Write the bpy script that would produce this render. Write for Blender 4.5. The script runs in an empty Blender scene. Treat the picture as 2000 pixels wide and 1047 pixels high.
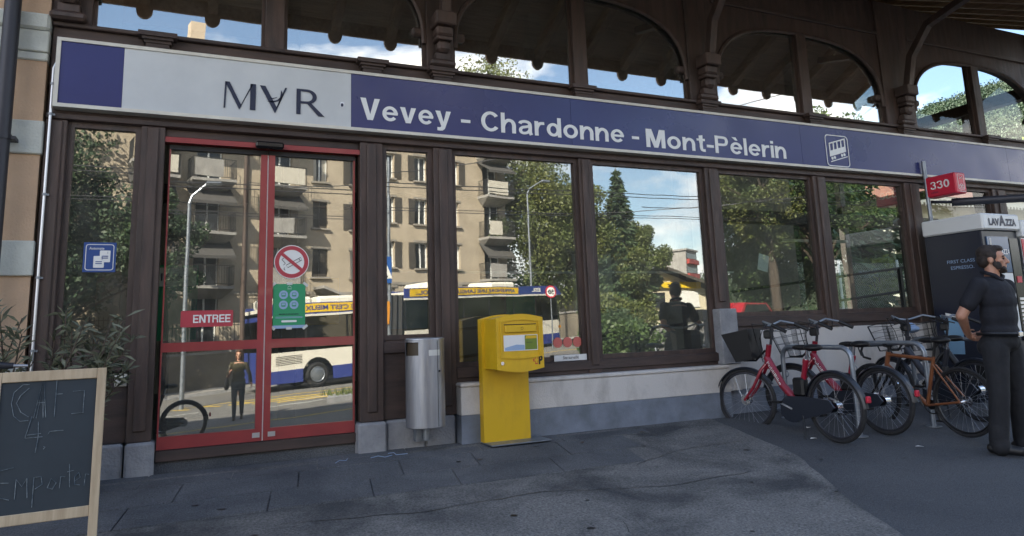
import bpy, math, random
import numpy as np
from mathutils import Vector, Matrix
random.seed(7); np.random.seed(7)
SC = bpy.context.scene
COL = SC.collection
R = math.radians

# ------------------------------------------------------------------ camera
cam_d = bpy.data.cameras.new("camera")
cam = bpy.data.objects.new("camera", cam_d); COL.objects.link(cam)
def cam_matrix(yaw, pitch, roll, loc):
    ca, sa = math.cos(yaw), math.sin(yaw)
    f = Vector((sa*math.cos(pitch), ca*math.cos(pitch), math.sin(pitch)))
    r = Vector((ca, -sa, 0)); d = f.cross(r)
    r2 = r*math.cos(roll)+d*math.sin(roll); d2 = -r*math.sin(roll)+d*math.cos(roll)
    m = Matrix((r2, -d2, -f)).transposed().to_4x4(); m.translation = loc
    return m
cam.matrix_world = cam_matrix(R(24.669), R(9.588), R(2.090), Vector((0, -6.5625, 1.05)))
cam_d.sensor_width = 36; cam_d.lens = 36*1387.4/2000; cam_d.shift_y = -0.0587
cam_d.clip_start = 0.05; cam_d.clip_end = 3000
SC.camera = cam

# ------------------------------------------------------------------ light
SUN = Vector((-.67, .74, 0)).normalized(); SUN_EL = R(38)
sun_dir = Vector((SUN.x*math.cos(SUN_EL), SUN.y*math.cos(SUN_EL), math.sin(SUN_EL)))
sl = bpy.data.lights.new("sun", 'SUN'); sl.energy = 4.8; sl.angle = R(.53); sl.color = (1, .93, .82)
so = bpy.data.objects.new("sun", sl); COL.objects.link(so)
so.rotation_euler = sun_dir.to_track_quat('Z', 'Y').to_euler(); so.location = (-20, 15, 30)
W = bpy.data.worlds.new("World"); SC.world = W; W.use_nodes = True
nt = W.node_tree; nt.nodes.clear()
sky = nt.nodes.new('ShaderNodeTexSky'); sky.sky_type = 'NISHITA'; sky.sun_disc = False
sky.sun_elevation = SUN_EL; sky.sun_rotation = math.atan2(SUN.x, SUN.y)
sky.altitude = 400; sky.air_density = 1.0; sky.dust_density = 1.2
tc = nt.nodes.new('ShaderNodeTexCoord'); mp = nt.nodes.new('ShaderNodeMapping')
mp.inputs['Scale'].default_value = (1, 1, 2.6); mp.inputs['Location'].default_value = (3.1, 1.7, .4)
nz = nt.nodes.new('ShaderNodeTexNoise'); nz.inputs['Scale'].default_value = 2.1; nz.inputs['Detail'].default_value = 9
nz.inputs['Roughness'].default_value = .58; nz.inputs['Distortion'].default_value = .25
cr = nt.nodes.new('ShaderNodeValToRGB'); cr.color_ramp.elements[0].position = .42; cr.color_ramp.elements[1].position = .54
nz2 = nt.nodes.new('ShaderNodeTexNoise'); nz2.inputs['Scale'].default_value = 4.5; nz2.inputs['Detail'].default_value = 6
cr2 = nt.nodes.new('ShaderNodeValToRGB'); cr2.color_ramp.elements[0].position = .35; cr2.color_ramp.elements[1].position = .65
cr2.color_ramp.elements[0].color = (5.4, 5.7, 6.3, 1); cr2.color_ramp.elements[1].color = (13, 12.6, 12, 1)
mx = nt.nodes.new('ShaderNodeMixRGB')
bg = nt.nodes.new('ShaderNodeBackground'); bg.inputs['Strength'].default_value = .10
wo = nt.nodes.new('ShaderNodeOutputWorld')
L = nt.links.new
L(tc.outputs['Generated'], mp.inputs['Vector']); L(mp.outputs[0], nz.inputs['Vector']); L(mp.outputs[0], nz2.inputs['Vector'])
sx = nt.nodes.new('ShaderNodeSeparateXYZ'); L(tc.outputs['Generated'], sx.inputs[0])
hm = nt.nodes.new('ShaderNodeMapRange'); hm.inputs[1].default_value = .02; hm.inputs[2].default_value = .42; hm.inputs[3].default_value = .12; hm.inputs[4].default_value = -.13
L(sx.outputs['Z'], hm.inputs[0]); ad = nt.nodes.new('ShaderNodeMath'); ad.operation = 'ADD'; L(nz.outputs['Fac'], ad.inputs[0]); L(hm.outputs[0], ad.inputs[1]); L(ad.outputs[0], cr.inputs[0]); L(nz2.outputs['Fac'], cr2.inputs[0])
L(cr.outputs[0], mx.inputs[0]); L(sky.outputs[0], mx.inputs[1]); L(cr2.outputs[0], mx.inputs[2])
L(mx.outputs[0], bg.inputs['Color']); L(bg.outputs[0], wo.inputs['Surface'])
SC.view_settings.view_transform = 'Standard'; SC.view_settings.look = 'None'
SC.view_settings.exposure = 2.0; SC.view_settings.gamma = 1
SC.cycles.max_bounces = 8; SC.cycles.transparent_max_bounces = 16; SC.cycles.glossy_bounces = 4
SC.cycles.caustics_reflective = False; SC.cycles.caustics_refractive = False
SC.cycles.use_denoising = True

# ------------------------------------------------------------------ materials
MATS = {}
def M(name, col, col2=None, scale=6., rough=.6, metal=0., bump=0., bscale=40., stretch=(1,1,1), contrast=(.35,.65), coat=0., spec=.5, rvar=0., detail=6., sub=0.):
    if name in MATS: return MATS[name]
    m = bpy.data.materials.new(name); m.use_nodes = True; MATS[name] = m
    n = m.node_tree; b = n.nodes['Principled BSDF']
    b.inputs['Roughness'].default_value = rough; b.inputs['Metallic'].default_value = metal
    b.inputs['Base Color'].default_value = (*col, 1); b.inputs['Coat Weight'].default_value = coat
    b.inputs['Specular IOR Level'].default_value = spec
    if sub: b.inputs['Subsurface Weight'].default_value = sub; b.inputs['Subsurface Radius'].default_value=(.01,.004,.002)
    if col2 is not None or bump or rvar:
        t = n.nodes.new('ShaderNodeTexCoord'); mpn = n.nodes.new('ShaderNodeMapping'); mpn.inputs['Scale'].default_value = stretch
        n.links.new(t.outputs['Object'], mpn.inputs['Vector'])
    if col2 is not None:
        z = n.nodes.new('ShaderNodeTexNoise'); z.inputs['Scale'].default_value = scale; z.inputs['Detail'].default_value = detail; z.inputs['Roughness'].default_value = .62
        r = n.nodes.new('ShaderNodeValToRGB'); r.color_ramp.elements[0].position = contrast[0]; r.color_ramp.elements[1].position = contrast[1]
        r.color_ramp.elements[0].color = (*col, 1); r.color_ramp.elements[1].color = (*col2, 1)
        n.links.new(mpn.outputs[0], z.inputs['Vector']); n.links.new(z.outputs['Fac'], r.inputs[0]); n.links.new(r.outputs[0], b.inputs['Base Color'])
    if rvar:
        z3 = n.nodes.new('ShaderNodeTexNoise'); z3.inputs['Scale'].default_value = scale*1.7; z3.inputs['Detail'].default_value = 5
        mr = n.nodes.new('ShaderNodeMapRange'); mr.inputs[1].default_value=.3; mr.inputs[2].default_value=.7
        mr.inputs[3].default_value = max(0.02, rough-rvar); mr.inputs[4].default_value = min(1, rough+rvar)
        n.links.new(mpn.outputs[0], z3.inputs['Vector']); n.links.new(z3.outputs['Fac'], mr.inputs[0]); n.links.new(mr.outputs[0], b.inputs['Roughness'])
    if bump:
        z2 = n.nodes.new('ShaderNodeTexNoise'); z2.inputs['Scale'].default_value = bscale; z2.inputs['Detail'].default_value = 8
        bp = n.nodes.new('ShaderNodeBump'); bp.inputs['Strength'].default_value = bump; bp.inputs['Distance'].default_value = .02
        n.links.new(mpn.outputs[0], z2.inputs['Vector']); n.links.new(z2.outputs['Fac'], bp.inputs['Height']); n.links.new(bp.outputs[0], b.inputs['Normal'])
    return m
def glass_mat(name, refl, tint, wav=.04, dust_haze=.035, gr=1.):
    m = bpy.data.materials.new(name); m.use_nodes = True; MATS[name] = m
    n = m.node_tree; n.nodes.clear()
    o = n.nodes.new('ShaderNodeOutputMaterial'); mix = n.nodes.new('ShaderNodeMixShader')
    tr = n.nodes.new('ShaderNodeBsdfTransparent'); tr.inputs[0].default_value = (*tint, 1)
    gl = n.nodes.new('ShaderNodeBsdfGlossy'); gl.inputs['Roughness'].default_value = 0; gl.inputs['Color'].default_value = (1, .96, .9, 1)
    lw = n.nodes.new('ShaderNodeLayerWeight'); lw.inputs[0].default_value = .5
    pw = n.nodes.new('ShaderNodeMath'); pw.operation = 'POWER'; pw.inputs[1].default_value = 4
    ma = n.nodes.new('ShaderNodeMath'); ma.operation = 'MULTIPLY_ADD'; ma.inputs[1].default_value = (1-refl)*gr; ma.inputs[2].default_value = refl
    n.links.new(lw.outputs['Facing'], pw.inputs[0]); n.links.new(pw.outputs[0], ma.inputs[0]); n.links.new(ma.outputs[0], mix.inputs[0])
    t = n.nodes.new('ShaderNodeTexCoord'); z = n.nodes.new('ShaderNodeTexNoise'); z.inputs['Scale'].default_value = 2.2; z.inputs['Detail'].default_value = 1
    bp = n.nodes.new('ShaderNodeBump'); bp.inputs['Strength'].default_value = wav; bp.inputs['Distance'].default_value = .01
    n.links.new(t.outputs['Object'], z.inputs['Vector']); n.links.new(z.outputs['Fac'], bp.inputs['Height']); n.links.new(bp.outputs[0], gl.inputs['Normal'])
    n.links.new(tr.outputs[0], mix.inputs[1]); n.links.new(gl.outputs[0], mix.inputs[2])
    df = n.nodes.new('ShaderNodeBsdfDiffuse'); df.inputs[0].default_value = (.7, .68, .62, 1); m2 = n.nodes.new('ShaderNodeMixShader')  # pale film: window dust that also paints a veil of haze
    zd = n.nodes.new('ShaderNodeTexNoise'); zd.inputs['Scale'].default_value = 3.5; zd.inputs['Detail'].default_value = 8; zd.inputs['Roughness'].default_value = .7
    md = n.nodes.new('ShaderNodeMapRange'); md.inputs[1].default_value = .35; md.inputs[2].default_value = .75; md.inputs[3].default_value = dust_haze*.35; md.inputs[4].default_value = dust_haze*1.6
    n.links.new(t.outputs['Object'], zd.inputs['Vector']); n.links.new(zd.outputs['Fac'], md.inputs[0]); n.links.new(md.outputs[0], m2.inputs[0])
    n.links.new(mix.outputs[0], m2.inputs[1]); n.links.new(df.outputs[0], m2.inputs[2]); n.links.new(m2.outputs[0], o.inputs['Surface'])
    return m
glass_mat('glass', .23, (.74, .79, .76), .03, .045); glass_mat('glass_mid', .14, (.82, .87, .84), .04, .018); glass_mat('glass_upper', .36, (.7, .76, .75), .04, .03); glass_mat('glass_clear', .025, (.95, .97, .96), .04, .0, .25); glass_mat('bus_glass', .12, (.18, .2, .2), 0, 0)
M('wood', (.084,.053,.043), (.042,.029,.025), 3, .55, bump=.25, bscale=60, stretch=(4,4,.6), rvar=.12)
M('wood_h', (.078,.050,.041), (.040,.028,.025), 3, .55, bump=.25, bscale=60, stretch=(.6,4,4), rvar=.12)
M('wood_roof', (.42,.29,.18), (.27,.18,.11), 5, .65, bump=.3, bscale=50, stretch=(4,.5,4))
M('soffit', (.58,.44,.30), (.42,.31,.20), 4, .7, bump=.3, bscale=30, stretch=(.7,8,8))
M('plaster_white', (.60,.57,.54), (.30,.28,.26), 3.2, .85, bump=.3, bscale=90, contrast=(.50,.85), stretch=(1,1,.55), detail=12)
M('plaster_blue', (.22,.25,.31), (.14,.16,.19), 3.4, .85, bump=.25, bscale=90)
M('stone', (.33,.33,.34), (.22,.225,.24), 5, .85, bump=.5, bscale=50)
M('red_frame', (.34,.045,.045), (.27,.036,.038), 3, .38, coat=.2)
M('sign_blue', (.028,.034,.16), (.022,.027,.13), .8, .32, rvar=.08)
M('sign_grey', (.62,.65,.66), (.52,.55,.57), 1.2, .35, rvar=.08)
M('sign_white', (.80,.82,.82), rough=.4); M('white_frame', (.72,.70,.62), (.58,.56,.5), 4, .45)
M('navy', (.012,.018,.05), rough=.45); M('black', (.008,.008,.009), rough=.5); M('black_gloss', (.01,.01,.012), rough=.2)
M('rubber', (.014,.014,.016), (.022,.022,.024), 20, .75, bump=.1, bscale=80); M('fender', (.02,.024,.034), rough=.32)
M('steel', (.40,.41,.44), (.30,.31,.34), 4, .45, .85, rvar=.10, stretch=(6,6,.6), bump=.03, bscale=30); M('chrome', (.75,.76,.78), rough=.18, metal=1.)
M('galv', (.30,.33,.37), (.22,.25,.29), 8, .45, .7, rvar=.1); M('alu', (.6,.62,.66), rough=.35, metal=.9)
M('yellow', (.70,.43,.014), (.48,.28,.02), 5, .45, rvar=.12, bump=.06, bscale=60, contrast=(.48,.92), stretch=(1,1,.5), detail=12)
M('red_bike', (.29,.008,.028), (.22,.007,.02), 6, .3, coat=.3); M('orange_bike', (.24,.085,.032), (.18,.062,.025), 6, .4, coat=.2)
M('asphalt', (.072,.078,.088), (.048,.053,.062), 1.1, .9, bump=.9, bscale=170, contrast=(.3,.75), detail=12)
M('road_asphalt', (.19,.185,.175), (.14,.138,.13), .35, .9, bump=.4, bscale=90)
M('slab', (.105,.125,.16), (.065,.08,.105), 2.2, .85, bump=.7, bscale=110, detail=10)
M('terrain', (.13,.13,.12), (.08,.09,.07), .2, .95)
M('orange_plaster', (.60,.42,.28), (.50,.345,.23), 2.2, .9, bump=.3, bscale=60)
M('quoin', (.62,.64,.58), (.48,.50,.46), 3, .85, bump=.3, bscale=50)
M('pipe_dark', (.035,.036,.045), rough=.45, metal=.3); M('paper', (.8,.8,.78), rough=.7)
M('chalk', (.022,.032,.042), (.033,.045,.057), 2.5, .7, contrast=(.3,.8)); M('pine', (.55,.44,.30), (.42,.32,.21), 4, .6, stretch=(8,8,.8), bump=.1)
M('chalk_line', (.26,.30,.32), (.06,.09,.12), 30, .9, contrast=(.35,.62))
M('poster_green', (.03,.30,.13), rough=.5); M('poster_blue', (.30,.42,.62), rough=.5); M('sticker_blue', (.022,.07,.26), rough=.4)
M('sticker_red', (.45,.05,.07), rough=.4); M('red_pale', (.65,.16,.13), rough=.6); M('red_sign', (.55,.02,.05), rough=.35)
M('tape', (.62,.62,.58), rough=.5); M('interior_wall', (.34,.31,.27), (.26,.24,.21), 2, .9); M('interior_floor', (.20,.19,.18), rough=.6)
M('mast_brown', (.075,.05,.04), rough=.7); M('orange_board', (.34,.19,.08), rough=.7); M('clock_face', (.45,.47,.46), rough=.5)
M('leaf_ole', (.07,.085,.052), (.16,.17,.115), 9, .5); M('bark', (.11,.085,.065), (.06,.045,.035), 8, .9, bump=.5, bscale=30)
M('leaf_a', (.055,.085,.022), (.12,.13,.03), .35, .55); M('leaf_b', (.028,.060,.020), (.075,.12,.03), .5, .55)
M('leaf_c', (.13,.20,.02), (.25,.30,.04), .8, .5); M('leaf_d', (.020,.042,.022), (.05,.085,.03), .6, .6)
M('conifer_leaf', (.022,.052,.022), (.07,.13,.03), .9, .6)
M('stucco', (.48,.41,.315), (.37,.315,.24), .9, .95, bump=1.0, bscale=9, detail=12); M('stucco_trim', (.34,.31,.27), (.24,.22,.19), 2, .9)
M('concrete', (.36,.35,.33), (.26,.25,.24), 1.4, .9, bump=.4, bscale=30); M('shutter', (.085,.075,.062), (.06,.052,.045), 3, .7)
M('awning', (.075,.072,.07), rough=.9); M('iron', (.03,.03,.032), rough=.6); M('curtain', (.55,.52,.45), rough=.9); M('room_dark', (.02,.02,.022), rough=.4)
M('pane_dark', (.03,.034,.04), rough=.05); M('rooftile', (.22,.085,.05), (.13,.055,.038), 3, .85, bump=.5, bscale=12)
M('bus_white', (.80,.77,.68), (.72,.70,.62), 1, .35); M('bus_blue', (.035,.055,.24), rough=.35); M('bus_yellow', (.80,.52,.02), rough=.4); M('bus_text', (.03,.05,.22), rough=.5)
M('bellows', (.025,.025,.027), rough=.8); M('skin', (.50,.27,.18), (.44,.22,.15), 12, .5, sub=.1); M('hair', (.018,.012,.010), (.035,.024,.018), 60, .6, bump=.6, bscale=160)
M('shirt', (.006,.007,.012), (.011,.012,.019), 6, .85, bump=.9, bscale=7); M('trouser', (.008,.009,.012), (.014,.015,.019), 8, .85, bump=.9, bscale=8)
M('brown_knit', (.055,.048,.024), (.04,.034,.018), 8, .9, bump=.3, bscale=20); M('jeans', (.075,.08,.085), (.05,.055,.06), 8, .9, bump=.2, bscale=20)
M('hair_brown', (.10,.045,.025), (.05,.025,.015), 30, .6); M('leather', (.05,.035,.02), rough=.5); M('lips', (.34,.12,.10), rough=.5); M('eye', (.02,.015,.012), rough=.2)
M('vend_navy', (.008,.012,.028), rough=.3); M('vend_white', (.74,.76,.76), rough=.4); M('vend_screen', (.05,.10,.20), rough=.15)
M('cup', (.22,.40,.58), rough=.4); M('line_white', (.72,.72,.68), (.5,.5,.47), 4, .8); M('line_yellow', (.72,.50,.06), (.55,.38,.06), 3, .8)
M('cream_wall', (.62,.57,.46), (.54,.5,.41), 1, .9); M('hill_mat', (.025,.042,.018), (.045,.062,.026), .05, .95); M('galv_mesh', (.55,.58,.56), rough=.4, metal=.6)
M('yellow_wall', (.66,.60,.44), rough=.85); M('post_yellow', (.80,.55,.02), rough=.6); M('red_panel', (.36,.05,.04), rough=.6); M('stone_wall', (.26,.23,.18), (.17,.15,.12), .8, .95, bump=1., bscale=4)
M('grass', (.07,.11,.03), (.14,.15,.05), 3, .9); M('bag_blue', (.30,.42,.62), rough=.6); M('pink', (.55,.06,.22), rough=.6); M('car_red', (.45,.02,.03), rough=.3, coat=.5)
M('sign_street', (.02,.10,.36), rough=.4); M('orange_sign', (.62,.26,.03), rough=.5); M('led', (.8,.45,.02), rough=.4)

# ------------------------------------------------------------------ helpers
class B:
    def __init__(s): s.v = []; s.f = []; s.mi = []; s.m = 0
    def add(s, vs, fs):
        o = len(s.v); s.v += [tuple(p) for p in vs]; s.f += [tuple(i+o for i in f) for f in fs]; s.mi += [s.m]*len(fs); return s
    def box(s, x0, x1, y0, y1, z0, z1):
        return s.add([(x0,y0,z0),(x1,y0,z0),(x1,y1,z0),(x0,y1,z0),(x0,y0,z1),(x1,y0,z1),(x1,y1,z1),(x0,y1,z1)],
              [(0,3,2,1),(4,5,6,7),(0,1,5,4),(1,2,6,5),(2,3,7,6),(3,0,4,7)])
    def bev(s, x0, x1, y0, y1, z0, z1, b=.01):
        # box with its front (-y) and top edges chamfered all round
        bm = B(); xs=(x0,x1); ys=(y0,y1); zs=(z0,z1); vs=[]; idx={}
        for i in (0,1):
            for j in (0,1):
                for k in (0,1):
                    sx=(1,-1)[i]; sy=(1,-1)[j]; sz=(1,-1)[k]
                    for a in range(3):
                        p=[xs[i]+sx*b, ys[j]+sy*b, zs[k]+sz*b]; p[a]=(xs[i],ys[j],zs[k])[a]
                        idx[(i,j,k,a)]=len(vs); vs.append(p)
        fs=[]
        for i in (0,1):
            q=[idx[(i,j,k,0)] for j,k in ((0,0),(1,0),(1,1),(0,1))]; fs.append(q if i else q[::-1])
            q=[idx[(j,i,k,1)] for j,k in ((0,0),(0,1),(1,1),(1,0))]; fs.append(q if i else q[::-1])
            q=[idx[(j,k,i,2)] for j,k in ((0,0),(1,0),(1,1),(0,1))]; fs.append(q if i else q[::-1])
        for i in (0,1):
            for j in (0,1):
                fs.append([idx[(i,j,0,0)],idx[(i,j,1,0)],idx[(i,j,1,1)],idx[(i,j,0,1)]])
                fs.append([idx[(i,0,j,0)],idx[(i,1,j,0)],idx[(i,1,j,2)],idx[(i,0,j,2)]])
                fs.append([idx[(0,i,j,1)],idx[(1,i,j,1)],idx[(1,i,j,2)],idx[(0,i,j,2)]])
                for k in (0,1): fs.append([idx[(i,j,k,0)],idx[(i,j,k,1)],idx[(i,j,k,2)]])
        return s.add(vs,fs)
    def cyl(s, p0, p1, r0, r1=None, n=12, cap=True):
        r1 = r0 if r1 is None else r1
        p0=Vector(p0); p1=Vector(p1); d=(p1-p0); d=d.normalized() if d.length>1e-9 else Vector((0,0,1))
        a=d.orthogonal().normalized(); b=d.cross(a); vs=[]
        for p,r in ((p0,r0),(p1,r1)):
            for i in range(n):
                t=2*math.pi*i/n; vs.append(p+a*math.cos(t)*r+b*math.sin(t)*r)
        fs=[(i,(i+1)%n,n+(i+1)%n,n+i) for i in range(n)]
        if cap: fs+=[tuple(range(n-1,-1,-1)),tuple(range(n,2*n))]
        return s.add(vs,fs)
    def tube(s, pts, r, n=8, closed=False):
        pts=[Vector(p) for p in pts]; N=len(pts); rr=r if isinstance(r,(list,tuple)) else [r]*N; vs=[]; pa=None
        for i,p in enumerate(pts):
            d=(pts[(i+1)%N]-pts[i-1]) if closed else (pts[min(i+1,N-1)]-pts[max(i-1,0)])
            d=d.normalized() if d.length>1e-9 else Vector((0,0,1))
            a=d.orthogonal().normalized() if pa is None else (pa-d*pa.dot(d)).normalized()
            pa=a; b=d.cross(a)
            for k in range(n):
                t=2*math.pi*k/n; vs.append(p+(a*math.cos(t)+b*math.sin(t))*rr[i])
        fs=[]
        for i in range(N if closed else N-1):
            j=(i+1)%N
            for k in range(n): fs.append((i*n+k,i*n+(k+1)%n,j*n+(k+1)%n,j*n+k))
        if not closed: fs+=[tuple(range(n-1,-1,-1)),tuple((N-1)*n+k for k in range(n))]
        return s.add(vs,fs)
    def torus(s, c, ax, R0, r, n=40, m=8):
        c=Vector(c); ax=Vector(ax).normalized(); a=ax.orthogonal().normalized(); b=ax.cross(a)
        return s.tube([c+(a*math.cos(2*math.pi*i/n)+b*math.sin(2*math.pi*i/n))*R0 for i in range(n)], r, m, True)
    def prism(s, poly, o, u, v, n0, n1):
        # poly (a,b) pairs in plane o + a*u + b*v, extruded along u x v from n0 to n1
        o=Vector(o); u=Vector(u); v=Vector(v); w=u.cross(v); k=len(poly)
        vs=[o+u*a+v*b+w*n0 for a,b in poly]+[o+u*a+v*b+w*n1 for a,b in poly]
        fs=[tuple(range(k-1,-1,-1)),tuple(range(k,2*k))]+[(i,(i+1)%k,k+(i+1)%k,k+i) for i in range(k)]
        return s.add(vs,fs)
    def lathe(s, prof, c=(0,0,0), n=24):
        vs=[]; k=len(prof)
        for i in range(n):
            t=2*math.pi*i/n
            for r,z in prof: vs.append((c[0]+r*math.cos(t),c[1]+r*math.sin(t),c[2]+z))
        return s.add(vs,[(i*k+j,((i+1)%n)*k+j,((i+1)%n)*k+j+1,i*k+j+1) for i in range(n) for j in range(k-1)])
    def ell(s, c, r, rot=None, n=14, m=9):
        vs=[]; c=Vector(c)
        for j in range(m+1):
            ph=math.pi*j/m
            for i in range(n):
                t=2*math.pi*i/n; p=Vector((r[0]*math.sin(ph)*math.cos(t),r[1]*math.sin(ph)*math.sin(t),r[2]*math.cos(ph)))
                if rot is not None: p=rot@p
                vs.append(c+p)
        return s.add(vs,[(j*n+i,(j+1)*n+i,(j+1)*n+(i+1)%n,j*n+(i+1)%n) for j in range(m) for i in range(n)])
    def cap(s, p0, p1, r0, r1):
        s.cyl(p0,p1,r0,r1,12); s.ell(p0,(r0,)*3,n=12,m=8); s.ell(p1,(r1,)*3,n=12,m=8); return s
    def quads(s, arr):
        arr=np.asarray(arr); o=len(s.v); s.v+=list(map(tuple,arr.reshape(-1,3))); n=len(arr)
        s.f+=[(o+4*i,o+4*i+1,o+4*i+2,o+4*i+3) for i in range(n)]; s.mi+=[s.m]*n; return s
    def mesh(s, name, mats, smooth=False):
        me=bpy.data.meshes.new(name); me.from_pydata(s.v,[],s.f); me.update()
        for m in (mats if isinstance(mats,(list,tuple)) else [mats]): me.materials.append(MATS[m])
        if max(s.mi,default=0): me.polygons.foreach_set('material_index',s.mi)
        if smooth:
            me.polygons.foreach_set('use_smooth',[True]*len(me.polygons))
            try: me.set_sharp_from_angle(angle=R(38))
            except Exception: pass
        return me
    def build(s, name, mats, parent=None, smooth=False):
        return link(name, s.mesh(name,mats,smooth), parent)
def link(name, me, parent=None):
    o=bpy.data.objects.new(name,me); COL.objects.link(o)
    if parent is not None: o.parent=parent
    return o
def tag(o, label=None, cat=None, group=None, kind=None):
    if label: o['label']=label
    if cat: o['category']=cat
    if group: o['group']=group
    if kind: o['kind']=kind
    return o
def thing(name, label, cat, loc=(0,0,0), rz=0., group=None):
    o=bpy.data.objects.new(name,None); o.empty_display_size=.1; COL.objects.link(o); o.location=loc; o.rotation_euler=(0,0,rz)
    return tag(o,label,cat,group)
def copy_tree(o, parent=None):
    c=o.copy(); COL.objects.link(c); c.parent=parent
    for ch in list(o.children): copy_tree(ch,c)
    return c
def bx(name, mat, parent, *a, b=0): 
    q=B(); (q.bev(*a,b=b) if b else q.box(*a)); return q.build(name,mat,parent)
def text_mesh(body, bold=0., ext=.002, shear=0.):
    c=bpy.data.curves.new('lettering','FONT'); c.body=body; c.size=1; c.extrude=0; c.offset=bold; c.resolution_u=4; c.shear=shear
    o=bpy.data.objects.new('lettering',c); COL.objects.link(o)
    bpy.context.view_layer.update()
    me=bpy.data.meshes.new_from_object(o.evaluated_get(bpy.context.evaluated_depsgraph_get()))
    bpy.data.objects.remove(o); bpy.data.curves.remove(c)
    return me
def lettering(body, o, u, v, w, h, mat, parent=None, bold=0., name='lettering', lift=.003, ref='H', align='l', shear=0., wide=None):
    """text whose cap height is h, starting at o (baseline) along u; width w fits it when given"""
    me=text_mesh(body,bold,shear=shear); n=len(me.vertices); a=np.empty(n*3); me.vertices.foreach_get('co',a); a=a.reshape(-1,3)
    rm=text_mesh(ref,bold); k=len(rm.vertices); q=np.empty(k*3); rm.vertices.foreach_get('co',q); q=q.reshape(-1,3)
    ch=q[:,1].max()-max(q[:,1].min(),0); bpy.data.meshes.remove(rm)
    x0=a[:,0].min(); wd=a[:,0].max()-x0; sy=h/ch; sx=(w/wd) if w else sy*(wide or 1)
    xs=(a[:,0]-x0)*sx; 
    if align=='c': xs-=wd*sx/2
    ys=a[:,1]*sy; o=np.array(o,float); u=np.array(u,float); v=np.array(v,float); nrm=np.cross(u,v)
    p=o+xs[:,None]*u+ys[:,None]*v+nrm*lift
    me.vertices.foreach_set('co',p.ravel()); me.materials.clear(); me.materials.append(MATS[mat]); me.update()
    return link(name,me,parent)
FRONT=((1,0,0),(0,0,1)); SIDE=((0,-1,0),(0,0,1)); BACK=((-1,0,0),(0,0,1))
def disc(poly_n, c, r, u, v, n0, n1): 
    return [(c[0]+r*math.cos(2*math.pi*i/poly_n), c[1]+r*math.sin(2*math.pi*i/poly_n)) for i in range(poly_n)]
def rrect(x0,x1,y0,y1,r,n=5):
    P=[]
    for cx,cy,a in ((x1-r,y1-r,0),(x0+r,y1-r,90),(x0+r,y0+r,180),(x1-r,y0+r,270)):
        for i in range(n+1): t=R(a+90*i/n); P.append((cx+r*math.cos(t),cy+r*math.sin(t)))
    return P
def ring2d(bd, outer, inner, o, u, v, n0, n1):
    k=len(outer); o=Vector(o); u=Vector(u); v=Vector(v); w=u.cross(v); vs=[]
    for n_ in (n0,n1):
        for P in (outer,inner): vs+=[o+u*a+v*b+w*n_ for a,b in P]
    fs=[]
    for i in range(k):
        j=(i+1)%k
        fs+=[(i,k+i,k+j,j),(2*k+i,2*k+j,3*k+j,3*k+i),(i,j,2*k+j,2*k+i),(k+i,3*k+i,3*k+j,k+j)]
    bd.add(vs,fs); return bd
def smooth01(a,b,t):
    t=min(1,max(0,(t-a)/(b-a))); return t*t*(3-2*t)
def gz(x,y):
    u=-y
    if u<=.26: z=1.2*smooth01(5,8.5,y)
    elif u<2.6: z=-.10*(u-.26)
    elif u<9.2: z=-.234-.386*(u-2.6)/6.6
    elif u<60: z=-.62+.12*(u-9.2)/50.8
    else: z=-.5
    return z+smooth01(6.1,12.2,u)*.044*min(50,max(-22,x-2.6))
def blob(name, elems, mat, parent, voxel=.012, it=6, mats=None):
    b=B()
    for e in elems:
        if e[0]=='c': b.cap(*e[1:])
        else: b.ell(*e[1:])
    o=b.build(name,mat,None); 
    md=o.modifiers.new('r','REMESH'); md.mode='VOXEL'; md.voxel_size=voxel; md.use_smooth_shade=True
    ms=o.modifiers.new('s','SMOOTH'); ms.factor=.5; ms.iterations=it
    bpy.context.view_layer.update()
    me=bpy.data.meshes.new_from_object(o.evaluated_get(bpy.context.evaluated_depsgraph_get()))
    bpy.data.objects.remove(o)
    me.materials.clear(); me.materials.append(MATS[mat])
    me.polygons.foreach_set('use_smooth',[True]*len(me.polygons))
    return link(name,me,parent)
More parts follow.
